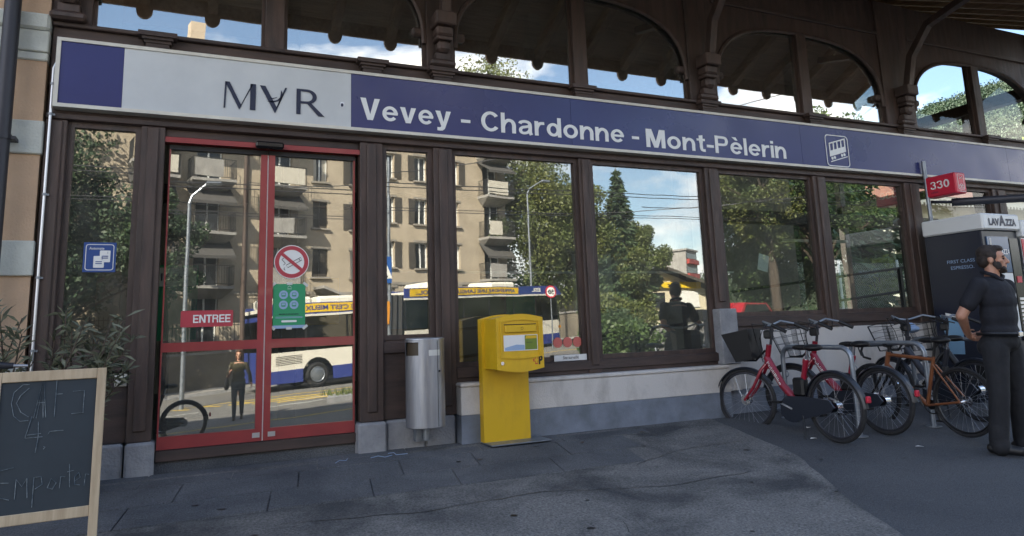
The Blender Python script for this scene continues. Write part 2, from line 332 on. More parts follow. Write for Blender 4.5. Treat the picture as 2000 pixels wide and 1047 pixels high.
# ================================================================== ground
def custom_ground(name, c_dark, c_light, s_big, ramp, s_fine, bump, bsc):
    m=bpy.data.materials.new(name); m.use_nodes=True; MATS[name]=m; n=m.node_tree; b=n.nodes['Principled BSDF']; b.inputs['Roughness'].default_value=.9
    t=n.nodes.new('ShaderNodeTexCoord'); z=n.nodes.new('ShaderNodeTexNoise'); z.inputs['Scale'].default_value=s_big; z.inputs['Detail'].default_value=5; z.inputs['Roughness'].default_value=.55; z.inputs['Distortion'].default_value=.6
    r=n.nodes.new('ShaderNodeValToRGB'); r.color_ramp.elements[0].position=ramp[0]; r.color_ramp.elements[1].position=ramp[1]
    r.color_ramp.elements[0].color=(*c_dark,1); r.color_ramp.elements[1].color=(*c_light,1)
    f=n.nodes.new('ShaderNodeTexNoise'); f.inputs['Scale'].default_value=s_fine; f.inputs['Detail'].default_value=4; f.inputs['Roughness'].default_value=.8
    fr=n.nodes.new('ShaderNodeValToRGB'); fr.color_ramp.elements[0].position=.36; fr.color_ramp.elements[1].position=.68
    fr.color_ramp.elements[0].color=(.45,.45,.46,1); fr.color_ramp.elements[1].color=(1.5,1.5,1.5,1)
    mu=n.nodes.new('ShaderNodeMixRGB'); mu.blend_type='MULTIPLY'; mu.inputs[0].default_value=1
    bp=n.nodes.new('ShaderNodeBump'); bp.inputs['Strength'].default_value=bump; bp.inputs['Distance'].default_value=.012
    vz=n.nodes.new('ShaderNodeTexNoise'); vz.inputs['Scale'].default_value=bsc; vz.inputs['Detail'].default_value=5
    K=n.links.new
    K(t.outputs['Object'],z.inputs['Vector']); K(t.outputs['Object'],f.inputs['Vector']); K(t.outputs['Object'],vz.inputs['Vector'])
    K(z.outputs['Fac'],r.inputs[0]); K(f.outputs['Fac'],fr.inputs[0]); K(r.outputs[0],mu.inputs[1]); K(fr.outputs[0],mu.inputs[2]); K(mu.outputs[0],b.inputs['Base Color'])
    K(vz.outputs['Fac'],bp.inputs['Height']); K(bp.outputs[0],b.inputs['Normal'])
custom_ground('apron',(.060,.063,.068),(.200,.197,.190),1.1,(.38,.60),60,.8,120)
custom_ground('asphalt',(.070,.075,.084),(.096,.101,.110),.7,(.35,.65),110,.7,160)
custom_ground('slab',(.076,.082,.092),(.138,.143,.152),1.3,(.36,.64),95,.7,120)
custom_ground('road_asphalt',(.15,.146,.138),(.20,.195,.183),.25,(.35,.65),30,.4,60)
def sheet(xs, ys, dz, name, mat, parent=None, fx=None):
    b=B(); vs=[]
    for y in ys:
        for x in xs:
            X=x if fx is None else fx(x,y); vs.append((X,y,gz(X,y)+dz))
    n=len(xs); b.add(vs,[(j*n+i,j*n+i+1,(j+1)*n+i+1,(j+1)*n+i) for j in range(len(ys)-1) for i in range(n-1)])
    return b.build(name,mat,parent,smooth=True)
gx=[-900,-400,-200,-100,-60,-40,-30,-24]+[-20+.8*i for i in range(52)]+[24,28,34,42,52.6,60,80,120,200,400,900]
gy=[-900,-400,-200,-120,-80,-60]+[-50+1.*i for i in range(36)]+[-14+.5*i for i in range(28)]+[0,.5,3,8,15,30,60,120,250,500,900]
tag(sheet(gx,gy,0,'ground','terrain'),kind='structure')
# forecourt of dark asphalt, the old lighter apron on top, then the slabs along the wall
tag(sheet([-5+.5*i for i in range(47)],[-9+.5*i for i in range(18)]+[-.26,-.02],.006,'forecourt','asphalt'),kind='structure')
EDGE=[(0,5.2),(-.63,5.08),(-1.23,4.98),(-1.75,4.86),(-2.57,4.38),(-3.47,3.92),(-5,3.2),(-7.5,2.2)]
def edge(y):
    for (a,xa),(b_,xb) in zip(EDGE,EDGE[1:]):
        if b_<=y<=a: return xa+(xb-xa)*(y-a)/(b_-a)+.010*math.sin(y*7.3)+.006*math.sin(y*17+1)
    return EDGE[-1][1]
tag(sheet([i/22 for i in range(23)],[-7.4+.15*i for i in range(48)]+[-.26,-.04],.014,'apron_pavement','apron',fx=lambda t,y:-4.5+t*(edge(y)+4.5)),kind='structure')
sp=tag(bpy.data.objects.new('slab_pavement',None),kind='structure'); COL.objects.link(sp)
rows=[-.1,-.5,-.92,-1.33]
for ri in range(3):
    y1,y0=rows[ri],rows[ri+1]; x=-3.2+.33*ri
    lim=(4.25,3.95,3.75)[ri]
    while x<lim:
        w=random.uniform(.62,.95); xe=min(x+w,lim+.02); g=.006; sk=.16
        if xe-x<.12: break
        q=B(); P=[(x+g+sk*y0,y0+g),(xe-g+sk*y0,y0+g),(xe-g+sk*y1,y1-g),(x+g+sk*y1,y1-g)]; dz=random.uniform(-.0015,.0015)
        q.add([(a,b_,gz(a,b_)+.008) for a,b_ in P]+[(a,b_,gz(a,b_)+.022+dz) for a,b_ in P],[(4,5,6,7),(0,1,5,4),(1,2,6,5),(2,3,7,6),(3,0,4,7)])
        q.build('slab','slab',sp); x=xe
for (x,y,r) in [(-.1,-.62,.045),(.18,-.7,.03),(2.3,-.9,.02)]: pass
# street
P0=Vector((2.6,-9)); DS=Vector((.974,-.225)); NS=Vector((-.225,-.974))
def st(s,t,dz=0):
    p=P0+DS*s+NS*t; return (p.x,p.y,gz(p.x,p.y)+dz)
def street_sheet(s0,s1,t0,t1,dz,name,mat,parent=None,ns=40,ntt=8):
    b=B(); vs=[st(s0+(s1-s0)*i/ns,t0+(t1-t0)*j/ntt,dz) for j in range(ntt+1) for i in range(ns+1)]; n=ns+1
    b.add(vs,[(j*n+i,(j+1)*n+i,(j+1)*n+i+1,j*n+i+1) for j in range(ntt) for i in range(ns)])
    return b.build(name,mat,parent,smooth=True)
road=tag(street_sheet(-40,75,-3.5,15.6,.012,'road','road_asphalt',ns=90,ntt=14),kind='structure')
def mark(s0,t0,s1,t1,w,mat):
    d=Vector((s1-s0,t1-t0)); L_=d.length; d/=L_; nn=Vector((-d.y,d.x))*w/2; k=max(1,int(L_/.8)); b=B(); vs=[]
    for i in range(k+1):
        p=Vector((s0,t0))+d*L_*i/k
        for sg in (-1,1): q=p+nn*sg; vs.append(st(q.x,q.y,.018))
    b.add(vs,[(2*i,2*i+1,2*i+3,2*i+2) for i in range(k)]); o=b.build('marking',mat,road); return o
for i in range(-5,9): mark(-12+i*4.2,5.9,-9.6+i*4.2,5.9,.14,'line_white'); 
for i in range(-4,7): mark(-11+i*4.2,7.2,-9.0+i*4.2,7.2,.14,'line_white')
mark(-.5,9.6,22,9.6,.18,'line_yellow'); mark(-8,2.6,4.5,2.0,.14,'line_yellow')
for i in range(3): mark(.6+i*.5,8.6-i*.75,5.5+i*.3,8.1-i*.75,.32,'line_yellow')
for i in range(6): mark(-3.5+i*.9,9.4,-3.2+i*.9,8.6,.16,'line_yellow')
# far pavement with kerb
fp=tag(street_sheet(-40,75,15.6,18.2,.13,'pavement','concrete',ns=90,ntt=2),kind='structure')
kb=B()
for i in range(80):
    a=st(-40+i*1.45,15.55,0); b_=st(-40+(i+1)*1.45,15.55,0); c=st(-40+i*1.45,15.7,.128); d=st(-40+(i+1)*1.45,15.7,.128)
    kb.add([a,b_,(b_[0],b_[1],b_[2]+.126),(a[0],a[1],a[2]+.126),c,d],[(0,1,2,3),(3,2,5,4)])
kb.build('kerb','stone',fp)
isl=B(); P=[(2.0,4.4),(2.6,5.7),(5.5,6.2),(6.5,5.3),(4.5,4.2)]
isl.add([st(s,t,.01) for s,t in P]+[st(s,t,.16) for s,t in P],[(9,8,7,6,5)]+[(i,(i+1)%5,5+(i+1)%5,5+i) for i in range(5)])
tag(isl.build('traffic_island','stone'),kind='structure')
gr=np.random.rand(500,2); arr=[]
for a,b_ in gr:
    s=2.4+3.6*a; t=4.6+1.2*b_; p=Vector(st(s,t,.16)); h=random.uniform(.05,.2); d=Vector((random.uniform(-1,1),random.uniform(-1,1),0)).normalized()*.02
    l=Vector((random.uniform(-.06,.06),random.uniform(-.06,.06),h)); arr.append([p-d,p+d,p+l+d*.2,p+l-d*.2])
tag(B().quads(arr).build('grass','grass'),'dry grass and weeds on the traffic island','grass',kind='stuff')

# ================================================================== station building
ST=thing('station_building','dark brown timber and glass station hall with arched upper windows','building')
def part(name,mat,*a,b=.006,parent=ST): return bx(name,mat,parent,*a,b=b)
LP=[(-1.08,-.93),(-.40,-.22),(1.43,1.645),(2.15,2.345),(3.79,3.94),(5.49,5.69),(7.22,7.44),(8.93,9.23),(10.85,11.15),(12.6,12.85)]  # lower posts
for i,(a,b_) in enumerate(LP):
    z0=.272 if i<4 else (.56 if i<5 else .93)
    if i==5: z0=1.18
    part('post','wood',a,b_,-.075,.10,z0,2.83)
    part('post_rib','wood',(a+b_)/2-.045,(a+b_)/2+.045,-.094,-.074,z0+.08,2.82,b=.008)
part('lintel','wood_h',-1.08,13.2,-.05,.1,2.83,3.62)
part('lintel_moulding','wood_h',-1.08,13.2,-.085,-.049,2.835,2.885)
part('upper_sill','wood_h',-1.08,13.2,-.09,.1,3.621,3.655)
# lower windows: frame with a pane
def window(x0,x1,z0,z1,y=0.,fw=.045,glass='glass',tilt=0):
    f=B(); yf=(y-.035,y+.03)
    f.box(x0,x0+fw,*yf,z0,z1); f.box(x1-fw,x1,*yf,z0,z1); f.box(x0+fw,x1-fw,*yf,z0,z0+fw); f.box(x0+fw,x1-fw,*yf,z1-fw,z1)
    o=f.build('window_frame','wood',ST)
    h=(z1-z0)/2; p=B(); p.box(x0+fw-.005,x1-fw+.005,-.004,.004,-h+fw-.005,h-fw+.005)
    q=p.build('pane',glass,o); q.location=(0,y,(z0+z1)/2); q.rotation_euler=(tilt,0,0); return o
window(-.93,-.40,.95,2.83); window(1.645,2.15,.98,2.83); window(2.345,3.79,.70,2.83); window(3.94,5.49,.70,2.83)
for a,b_ in ((5.69,7.22),(7.44,8.93),(9.23,10.85),(11.15,12.6)): window(a,b_,1.09,2.83,glass='glass_clear' if a>9 else 'glass_mid')
# wooden aprons under the windows
part('window_apron','wood_h',-.93,-.40,-.03,.06,.272,.949); part('window_apron_rail','wood_h',-.93,-.40,-.055,-.031,.82,.93)
part('window_apron','wood_h',1.645,2.15,-.03,.06,.272,.979); part('window_apron_rail','wood_h',1.645,2.15,-.055,-.031,.86,.96)
part('window_apron','wood_h',2.345,5.49,-.06,.08,.56,.699); part('window_apron_rail','wood_h',2.345,5.49,-.082,-.061,.60,.69)
part('window_apron','wood_h',5.69,13.2,-.04,.08,.92,1.089); part('window_apron_rail','wood_h',5.69,13.2,-.062,-.041,.97,1.07)
# base wall in two coats of paint
part('base_wall','plaster_blue',2.335,5.5,-.2,.1,-.02,.27,b=0); part('base_wall','plaster_white',2.335,5.5,-.202,.1,.271,.52,b=.004)
part('wall_coping','plaster_white',2.33,5.5,-.215,.1,.521,.56,b=.012)
part('base_wall','plaster_blue',5.501,13.2,-.05,.1,-.02,.27,b=0); part('base_wall','plaster_white',5.72,13.2,-.052,.1,.271,.92,b=.004)
part('corner_stone','stone',5.47,5.72,-.16,.1,.56,1.18,b=.012); part('corner_stone','plaster_white',5.501,5.719,-.14,.1,.271,.559,b=.004)
# granite plinth stones
for a,b_,f in ((-1.1,-.41,-.085),(-.40,-.19,-.12),(1.40,1.66,-.14),(1.665,2.02,-.10),(2.025,2.32,-.10)):
    part('plinth_stone','stone',a,b_-.004,f,.1,-.03,.27,b=.018)
# sliding door
DR=.19
fr=B(); fr.box(-.22,1.43,-.06,.06,2.71,2.755); fr.build('door_frame','red_frame',ST)
part('door_head','wood_h',-.22,1.43,-.03,.06,2.76,2.829)
def leaf(x0,x1,stile_l,stile_r,tilt):
    f=B(); y=(-.012,.035)
    f.box(x0,x0+stile_l,*y,DR,2.66); f.box(x1-stile_r,x1,*y,DR,2.66)
    f.box(x0+stile_l,x1-stile_r,*y,DR,DR+.10); f.box(x0+stile_l,x1-stile_r,*y,.955,1.03)
    o=f.build('door_leaf','red_frame',ST); bx('top_rail','black',o,x0,x1,-.01,.033,2.661,2.70)
    for z0,z1 in ((DR+.10,.955),(1.03,2.66)):
        p=B(); h=(z1-z0)/2; p.box(x0+stile_l-.004,x1-stile_r+.004,-.003,.003,-h-.004,h+.004); q=p.build('pane','glass',o); q.location=(0,.012,(z0+z1)/2); q.rotation_euler=(tilt,0,0)
    return o
dl=leaf(-.184,.612,.012,.055,-.0092); dr=leaf(.622,1.394,.055,.012,-.0092)
for o,x in ((dl,.535),(dr,.66)):
    bx('maker_plate','alu',o,x,x+.06,-.016,-.0125,DR+.03,DR+.07)
bx('closing_seal','paper',dr,.6125,.6215,-.006,.02,DR,2.66)
part('door_sensor','black_gloss',.50,.74,-.13,-.061,2.70,2.76,b=.015)
part('threshold','slab',-.22,1.42,.0,.09,-.02,.10,b=0); part('door_foot_shade','wood_h',-.19,1.40,-.03,.05,.10,.185,b=.004)  # dark wood-coloured strip stands in for the shade below the leaves
# upper arched storey
MAINP=[(-1.13,-.81),(2.11,2.40),(5.40,5.82),(8.80,9.42),(12.38,12.9)]
def archz(x,c,a): 
    t=min(1,abs((x-c)/a)); return 3.93+.86*(1-t**2.7)**(1/2.7)
for i,(a,b_) in enumerate(MAINP):
    xc=(a+b_)/2; part('upper_post','wood',a,b_,-.05,.1,3.655,5.5)
    part('corbel','wood',xc-.13,xc+.13,-.16,-.051,3.66,3.73,b=.02); part('corbel','wood',xc-.08,xc+.08,-.14,-.051,3.73,3.80,b=.006)
    part('corbel','wood',xc-.07,xc+.07,-.19,-.051,3.80,3.92,b=.03); part('corbel','wood',xc-.085,xc+.085,-.20,-.051,3.92,3.96,b=.008)
    part('corbel','wood',xc-.09,xc+.09,-.22,-.051,3.96,4.06,b=.02); part('corbel','wood',xc-.11,xc+.11,-.27,-.051,4.06,4.2,b=.012)
    br=B(); br.tube([(xc,-.2,4.2),(xc,-.3,4.6),(xc,-.6,4.95),(xc,-1.2,5.1)],.065,4); br.build('eave_bracket','wood',ST)
    for sx in (-1,1):
        e=a if sx<0 else b_; part('capital','wood',e-.02 if sx>0 else e-.14,e+.14 if sx>0 else e+.02,-.03,.14,4.0,4.09,b=.02)
for (l,r) in zip(MAINP,MAINP[1:]):
    x0,x1=l[1],r[0]; c=(x0+x1)/2; a=(x1-x0)/2; N=40; vs=[]; fs=[]
    for i in range(N+1):
        x=c-a*math.cos(math.pi*i/N); z=archz(x,c,a); vs+=[(x,-.025,z),(x,-.025,5.5),(x,.10,z),(x,.10,5.5)]
    for i in range(N):
        p=4*i; fs+=[(p,p+4,p+5,p+1),(p+2,p+3,p+7,p+6),(p,p+2,p+6,p+4)]
    B().add(vs,fs).build('arch_panel','wood',ST)
    mo=B(); mo.tube([(c-a*.985*math.cos(math.pi*i/N),-.03,archz(c-a*math.cos(math.pi*i/N),c,a)-.015) for i in range(N+1)],.028,6); mo.build('arch_moulding','wood',ST,True)
    part('upper_rail','wood_h',x0,x1,-.06,-.026,4.98,5.03); 
    part('upper_post','wood',c-.085,c+.085,-.05,.09,3.655,4.79)
    for u0,u1 in ((x0,c-.085),(c+.085,x1)):
        f=B(); f.box(u0,u0+.03,.0,.05,3.656,4.75); f.box(u1-.03,u1,.0,.05,3.656,4.75); f.box(u0+.03,u1-.03,.0,.05,3.656,3.685)
        w=f.build('window_frame','wood',ST); p=B(); p.box(u0+.02,u1-.02,.018,.026,3.68,4.83); p.build('pane','glass_clear' if u0>9 else 'glass_upper',w)
for x in (-.31,1.54,2.25,3.865,5.6,7.33,9.1,10.95,12.6):
    b=B(); b.box(x-.15,x+.15,-.17,-.05,3.60,3.64); b.box(x-.12,x+.12,-.15,-.05,3.575,3.6); b.box(x-.105,x+.105,-.13,-.05,3.55,3.575); b.box(x-.09,x+.09,-.12,-.05,3.46,3.55); b.build('sill_block','wood_h',ST)
# roof: slope from the eave up to the ridge, rafters below
EY,EZ,RY,RZ=-1.90,4.83,2.25,6.88; sl_=(RZ-EZ)/(RY-EY); BY=RY+4.2
def zr(y): return EZ+(y-EY)*sl_ if y<=RY else RZ-(y-RY)*sl_
X0R,X1R=-1.05,13.9
rf=B(); rf.add([(X0R,EY-.12,zr(EY-.12)+.14),(X1R,EY-.12,zr(EY-.12)+.14),(X1R,RY,RZ+.14),(X0R,RY,RZ+.14),(X0R,BY,zr(BY)+.14),(X1R,BY,zr(BY)+.14)],[(0,1,2,3),(3,2,5,4)])
rf.add([(X0R,EY-.12,zr(EY-.12)+.22),(X1R,EY-.12,zr(EY-.12)+.22),(X1R,RY,RZ+.22),(X0R,RY,RZ+.22),(X0R,BY,zr(BY)+.22),(X1R,BY,zr(BY)+.22)],[(0,1,2,3),(3,2,5,4)])
rf.add([(X1R,EY-.12,zr(EY-.12)+.14),(X1R,RY,RZ+.14),(X1R,BY,zr(BY)+.14),(X1R,EY-.12,zr(EY-.12)+.22),(X1R,RY,RZ+.22),(X1R,BY,zr(BY)+.22)],[(0,1,4,3),(1,2,5,4)])
rf.build('roof','rooftile',ST)
npl=30
for i in range(npl):   # soffit boards
    y0=EY-.1+(RY-EY+.1)*i/npl; y1=EY-.1+(RY-EY+.1)*(i+1)/npl-.006
    q=B(); dz=.118+random.uniform(0,.004); q.add([(X0R,y0,zr(y0)+dz),(X1R,y0,zr(y0)+dz),(X1R,y1,zr(y1)+dz),(X0R,y1,zr(y1)+dz),(X0R,y0,zr(y0)+.137),(X1R,y0,zr(y0)+.137),(X1R,y1,zr(y1)+.137),(X0R,y1,zr(y1)+.137)],
      [(0,1,2,3),(7,6,5,4),(0,4,5,1),(1,5,6,2),(2,6,7,3),(3,7,4,0)]); q.build('soffit_board','soffit',ST)
k=0; x=-.56-.709
while x<13.8:
    if x>X0R:
        q=B(); w=.055
        q.add([(x+s*w,y,zr(y)+dz) for y in (EY,RY) for dz in (-.04,.117) for s in (-1,1)],[(0,1,3,2),(4,6,7,5),(0,4,5,1),(2,3,7,6),(0,2,6,4),(1,5,7,3)]); q.build('rafter','wood_roof',ST)
        pd=B(); pts=[(-.085,0),(-.085,-.02)]+[(.085*math.cos(R(180+15*i)),-.03+.1*math.sin(R(180+15*i))) for i in range(13)]+[(.085,-.02),(.085,0)]
        pd.prism(pts,(x,EY-.02,EZ-.06),(1,0,0),(0,0,1),-.005,.04); pd.cyl((x,EY-.022,EZ-.09),(x,EY-.012,EZ-.09),.012,n=8); pd.build('rafter_pendant','wood_roof',ST)
    x+=.709
fa=B(); fa.box(X0R,X1R,EY-.06,EY-.02,EZ-.065,EZ+.14); fa.build('fascia_board','wood_roof',ST)
gt=B(); gt.tube([(X0R,EY-.13,EZ+.09),(X1R,EY-.13,EZ+.09)],.07,10); gt.build('gutter','pipe_dark',ST,True)
# far side, right end and inside of the hall
part('back_wall','interior_wall',-1.08,11.6,4.5,4.6,0,5.6,b=0)
part('side_wall','interior_wall',-1.08,-1.0,.11,4.5,0,6.2,b=0)
part('hall_floor','interior_floor',-1.0,13.2,.11,4.5,-.02,.10,b=0)
for y in (1.5,3.0,4.5): part('end_post','wood',13.0,13.15,y-.07,y+.07,.1,4.7)
part('end_beam','wood_h',13.0,13.15,.1,4.6,3.25,3.4); part('tie_beam','wood_h',12.95,13.15,.1,4.6,4.62,4.82)
tr=B(); tr.tube([(9.6,.6,4.3),(13.0,4.4,4.95)],.02,6); tr.build('tie_rod','iron',ST)
for (xa,ya,za,xb,yb,zb) in ((3.2,3.6,.6,12.9,1.6,1.6),(3.2,3.6,.2,12.9,1.6,1.2),(3.2,3.6,1.0,12.9,1.6,2.0)):
    q=B(); q.tube([(xa,ya,za),(xb,yb,zb)],.022,8); q.build('stair_rail','iron',ST)
for i in range(7):
    t=i/6; q=B(); x=3.2+9.7*t; y=3.6-2*t; q.box(x-.03,x+.03,y-.03,y+.03,.1,1.0+1.0*t); q.build('rail_post','iron',ST)
for x in (1.0,4.4,6.9,9.5): part('inner_column','wood',x,x+.18,2.2,2.38,.1,5.6)
part('tie_beam','wood_h',-1.0,12.9,2.2,2.38,2.6,2.8); part('display_board','poster_green',4.9,5.5,4.44,4.49,1.2,2.0)
part('white_bar','paper',3.0,7.2,1.5,1.56,1.72,1.745,b=0); part('white_bar','paper',8.2,9.6,1.5,1.56,2.2,2.24,b=0)  # plain white unlit bars running along inside the hall
part('wall_poster','poster_blue',2.9,3.5,4.44,4.499,1.1,2.0,b=0); part('wall_poster','yellow',1.6,2.1,4.44,4.499,1.2,1.9,b=0); part('wall_poster','paper',6.2,7.0,4.44,4.499,1.3,2.3,b=0)
part('bench','pine',3.0,5.0,3.9,4.3,.5,.56,b=.01); part('bench_leg','iron',3.2,3.26,3.95,4.25,.1,.5,b=0); part('bench_leg','iron',4.74,4.8,3.95,4.25,.1,.5,b=0); part('ticket_counter','vend_navy',4.3,5.1,1.9,2.3,.1,1.15,b=.01)
part('column_cladding','orange_board',-.78,-.58,1.1,1.2,.1,2.25,b=0)
ckd=thing('wall_clock','square pale station clock hanging inside behind the narrow window','clock',(-.62,1.6,2.38))
bx('clock_case','clock_face',ckd,-.2,.2,-.03,.05,-.2,.2,b=.01)
cb=B()
for i in range(12):
    a=R(30*i); c=Vector((.155*math.sin(a),-.033,.155*math.cos(a))); d=Vector((math.sin(a),0,math.cos(a)))*.02; n_=Vector((math.cos(a),0,-math.sin(a)))*.006
    cb.add([c-d-n_,c-d+n_,c+d+n_,c+d-n_],[(0,1,2,3)])
cb.build('hour_marks','black',ckd)
for a,l in ((R(62),.10),(R(115),.14)):
    hb=B(); hb.tube([(0,-.036,0),(l*math.sin(a),-.036,l*math.cos(a))],.007,4); hb.build('hand','black',ckd)
ib=thing('notice_board','greenish notice board standing inside behind the narrow window','board',(-.5,1.9,1.0))
bx('panel','poster_green',ib,0,.6,0,.04,.05,.85); bx('header','paper',ib,.02,.58,-.004,-.001,.62,.82); lettering('Téléfér',(.06,-.005,.68),*FRONT,.45,.08,'navy',ib)
bx('panel_foot','iron',ib,.25,.35,0,.04,-.9,.049)
# ================================================================== long sign
SG=thing('station_sign','long lit-type sign with grey and dark blue panels above the door and windows','sign',(0,-.16,0))
f=B(); X0,X1=-1.03,13.1; Z0,Z1=2.915,3.495
f.box(X0,X1,.0,.12,Z0,Z0+.03); f.box(X0,X1,.0,.12,Z1-.028,Z1); f.box(X0,X0+.03,.0,.12,Z0+.03,Z1-.028); f.box(X1-.03,X1,.0,.12,Z0+.03,Z1-.028)
f.build('sign_frame','white_frame',SG)
for a,b_,m in ((-1.0,-.552,'sign_blue'),(-.55,1.328,'sign_grey'),(1.33,3.678,'sign_blue'),(3.682,7.0,'sign_blue'),(7.004,11.2,'sign_blue'),(11.204,13.07,'sign_blue')):
    bx('sign_panel',m,SG,a,b_,.012,.1,Z0+.03,Z1-.028)

# bold grotesque lettering drawn stroke by stroke
def earc(cx,cy,rx,ry,a0,a1,n=22): return [(cx+rx*math.cos(R(a0+(a1-a0)*i/n)),cy+ry*math.sin(R(a0+(a1-a0)*i/n))) for i in range(n+1)]
def spline(P,n=5):
    out=[]; Q=[P[0]]+list(P)+[P[-1]]
    for i in range(1,len(Q)-2):
        for k in range(n):
            t=k/n; out.append(tuple(.5*((2*Q[i][j])+(-Q[i-1][j]+Q[i+1][j])*t+(2*Q[i-1][j]-5*Q[i][j]+4*Q[i+1][j]-Q[i+2][j])*t*t+(-Q[i-1][j]+3*Q[i][j]-3*Q[i+1][j]+Q[i+2][j])*t**3) for j in (0,1)))
    return out+[P[-1]]
XH=.735; SW=.152; HW=SW/2
def E_glyph(): return .635,[],[('r',earc(.317,.367,.225,.278,8,322),SW*.94)],[[(.15,.315),(.61,.315),(.625,.43),(.15,.43)]]
GL={'V':(.74,[],[],[[(0,1),(.205,1),(.37,.26),(.535,1),(.74,1),(.475,0),(.265,0)]]),
 'v':(.63,[],[],[[(0,XH),(.195,XH),(.315,.22),(.435,XH),(.63,XH),(.412,0),(.218,0)]]),
 'y':(.64,[],[],[[(0,XH),(.2,XH),(.325,.21),(.445,XH),(.64,XH),(.42,.02),(.375,-.12),(.29,-.2),(.18,-.215),(.07,-.205),(.07,-.05),(.15,-.058),(.2,-.045),(.23,-.0),(.222,.04)]]),
 'e':E_glyph(),'è':(.635,[],E_glyph()[2],E_glyph()[3]+[[(.12,1.0),(.315,1.0),(.41,.82),(.285,.82)]]),
 'C':(.72,[],[('r',earc(.39,.5,.29,.42,38,322),SW)],[]),
 'h':(.60,[],[('r',spline([(HW,.30),(.14,.50),(.28,.635),(.43,.60),(.507,.44),(.507,.2),(.507,0)]),SW)],[[(0,0),(SW,0),(SW,1),(0,1)]]),
 'n':(.60,[],[('r',spline([(HW,.30),(.14,.50),(.28,.635),(.43,.60),(.507,.44),(.507,.2),(.507,0)]),SW)],[[(0,0),(SW,0),(SW,XH),(0,XH)]]),
 'r':(.40,[],[('r',spline([(HW,.30),(.12,.48),(.22,.62),(.40,.645)]),SW*.95)],[[(0,0),(SW,0),(SW,XH),(0,XH)]]),
 'a':(.60,[],[('r',spline([(.075,.53),(.13,.62),(.29,.66),(.44,.61),(.485,.48),(.485,.2),(.50,.08),(.535,0)]),SW*.92),('r',spline([(.46,.43),(.33,.395),(.16,.34),(.095,.22),(.14,.095),(.27,.07),(.40,.13),(.475,.25)]),SW*.85)],[]),
 'd':(.63,[],[('c',earc(.30,.367,.205,.275,0,360)[:-1],SW*.94)],[[(.63-SW,0),(.63,0),(.63,1),(.63-SW,1)]]),
 'o':(.66,[],[('c',earc(.33,.367,.235,.28,0,360)[:-1],SW)],[]),
 'M':(.86,[],[],[[(0,0),(.175,0),(.175,1),(0,1)],[(.685,0),(.86,0),(.86,1),(.685,1)],[(.05,1),(.255,1),(.515,0),(.345,0)],[(.605,1),(.81,1),(.515,0),(.345,0)]]),
 't':(.40,[],[('r',spline([(.205,.55),(.205,.25),(.225,.12),(.29,.075),(.40,.075)]),SW*.95)],[[(.115,.5),(.295,.5),(.295,.94),(.115,.90)],[(0,.61),(.40,.61),(.40,XH),(0,XH)]]),
 'P':(.66,[],[('r',spline([(.12,.915),(.40,.915),(.53,.87),(.575,.72),(.53,.55),(.40,.495),(.12,.495)]),SW*.92)],[[(0,0),(SW,0),(SW,1),(0,1)]]),
 'l':(SW,[],[],[[(0,0),(SW,0),(SW,1),(0,1)]]),'i':(SW,[],[],[[(0,0),(SW,0),(SW,XH),(0,XH)],[(0,.84),(SW,.84),(SW,1),(0,1)]]),'-':(.34,[],[],[[(0,.27),(.34,.27),(.34,.42),(0,.42)]]),
 'E':(.60,[],[],[[(0,0),(SW,0),(SW,1),(0,1)],[(0,0),(.60,0),(.60,.165),(0,.165)],[(0,.42),(.56,.42),(.56,.58),(0,.58)],[(0,.835),(.6,.835),(.6,1),(0,1)]]),
 'N':(.70,[],[],[[(0,0),(.175,0),(.175,1),(0,1)],[(.525,0),(.70,0),(.70,1),(.525,1)],[(.0,1),(.19,1),(.70,0),(.51,0)]]),
 'T':(.62,[],[],[[(.22,0),(.40,0),(.40,1),(.22,1)],[(0,.835),(.62,.835),(.62,1),(0,1)]]),
 'R':(.69,[],[('r',spline([(.12,.915),(.40,.915),(.53,.87),(.57,.73),(.53,.58),(.40,.525),(.12,.525)]),SW*.9),('r',spline([(.42,.50),(.53,.43),(.565,.3),(.58,.1),(.61,0)]),SW*.9)],[[(0,0),(SW,0),(SW,1),(0,1)]]),
 '3':(.60,[],[('r',spline([(.085,.74),(.14,.88),(.29,.925),(.45,.88),(.485,.74),(.43,.59),(.27,.53)]),SW*.9),('r',spline([(.27,.53),(.45,.48),(.515,.30),(.45,.12),(.29,.075),(.13,.12),(.075,.27)]),SW*.9)],[]),
 '0':(.60,[],[('c',earc(.30,.5,.21,.425,0,360)[:-1],SW)],[])}
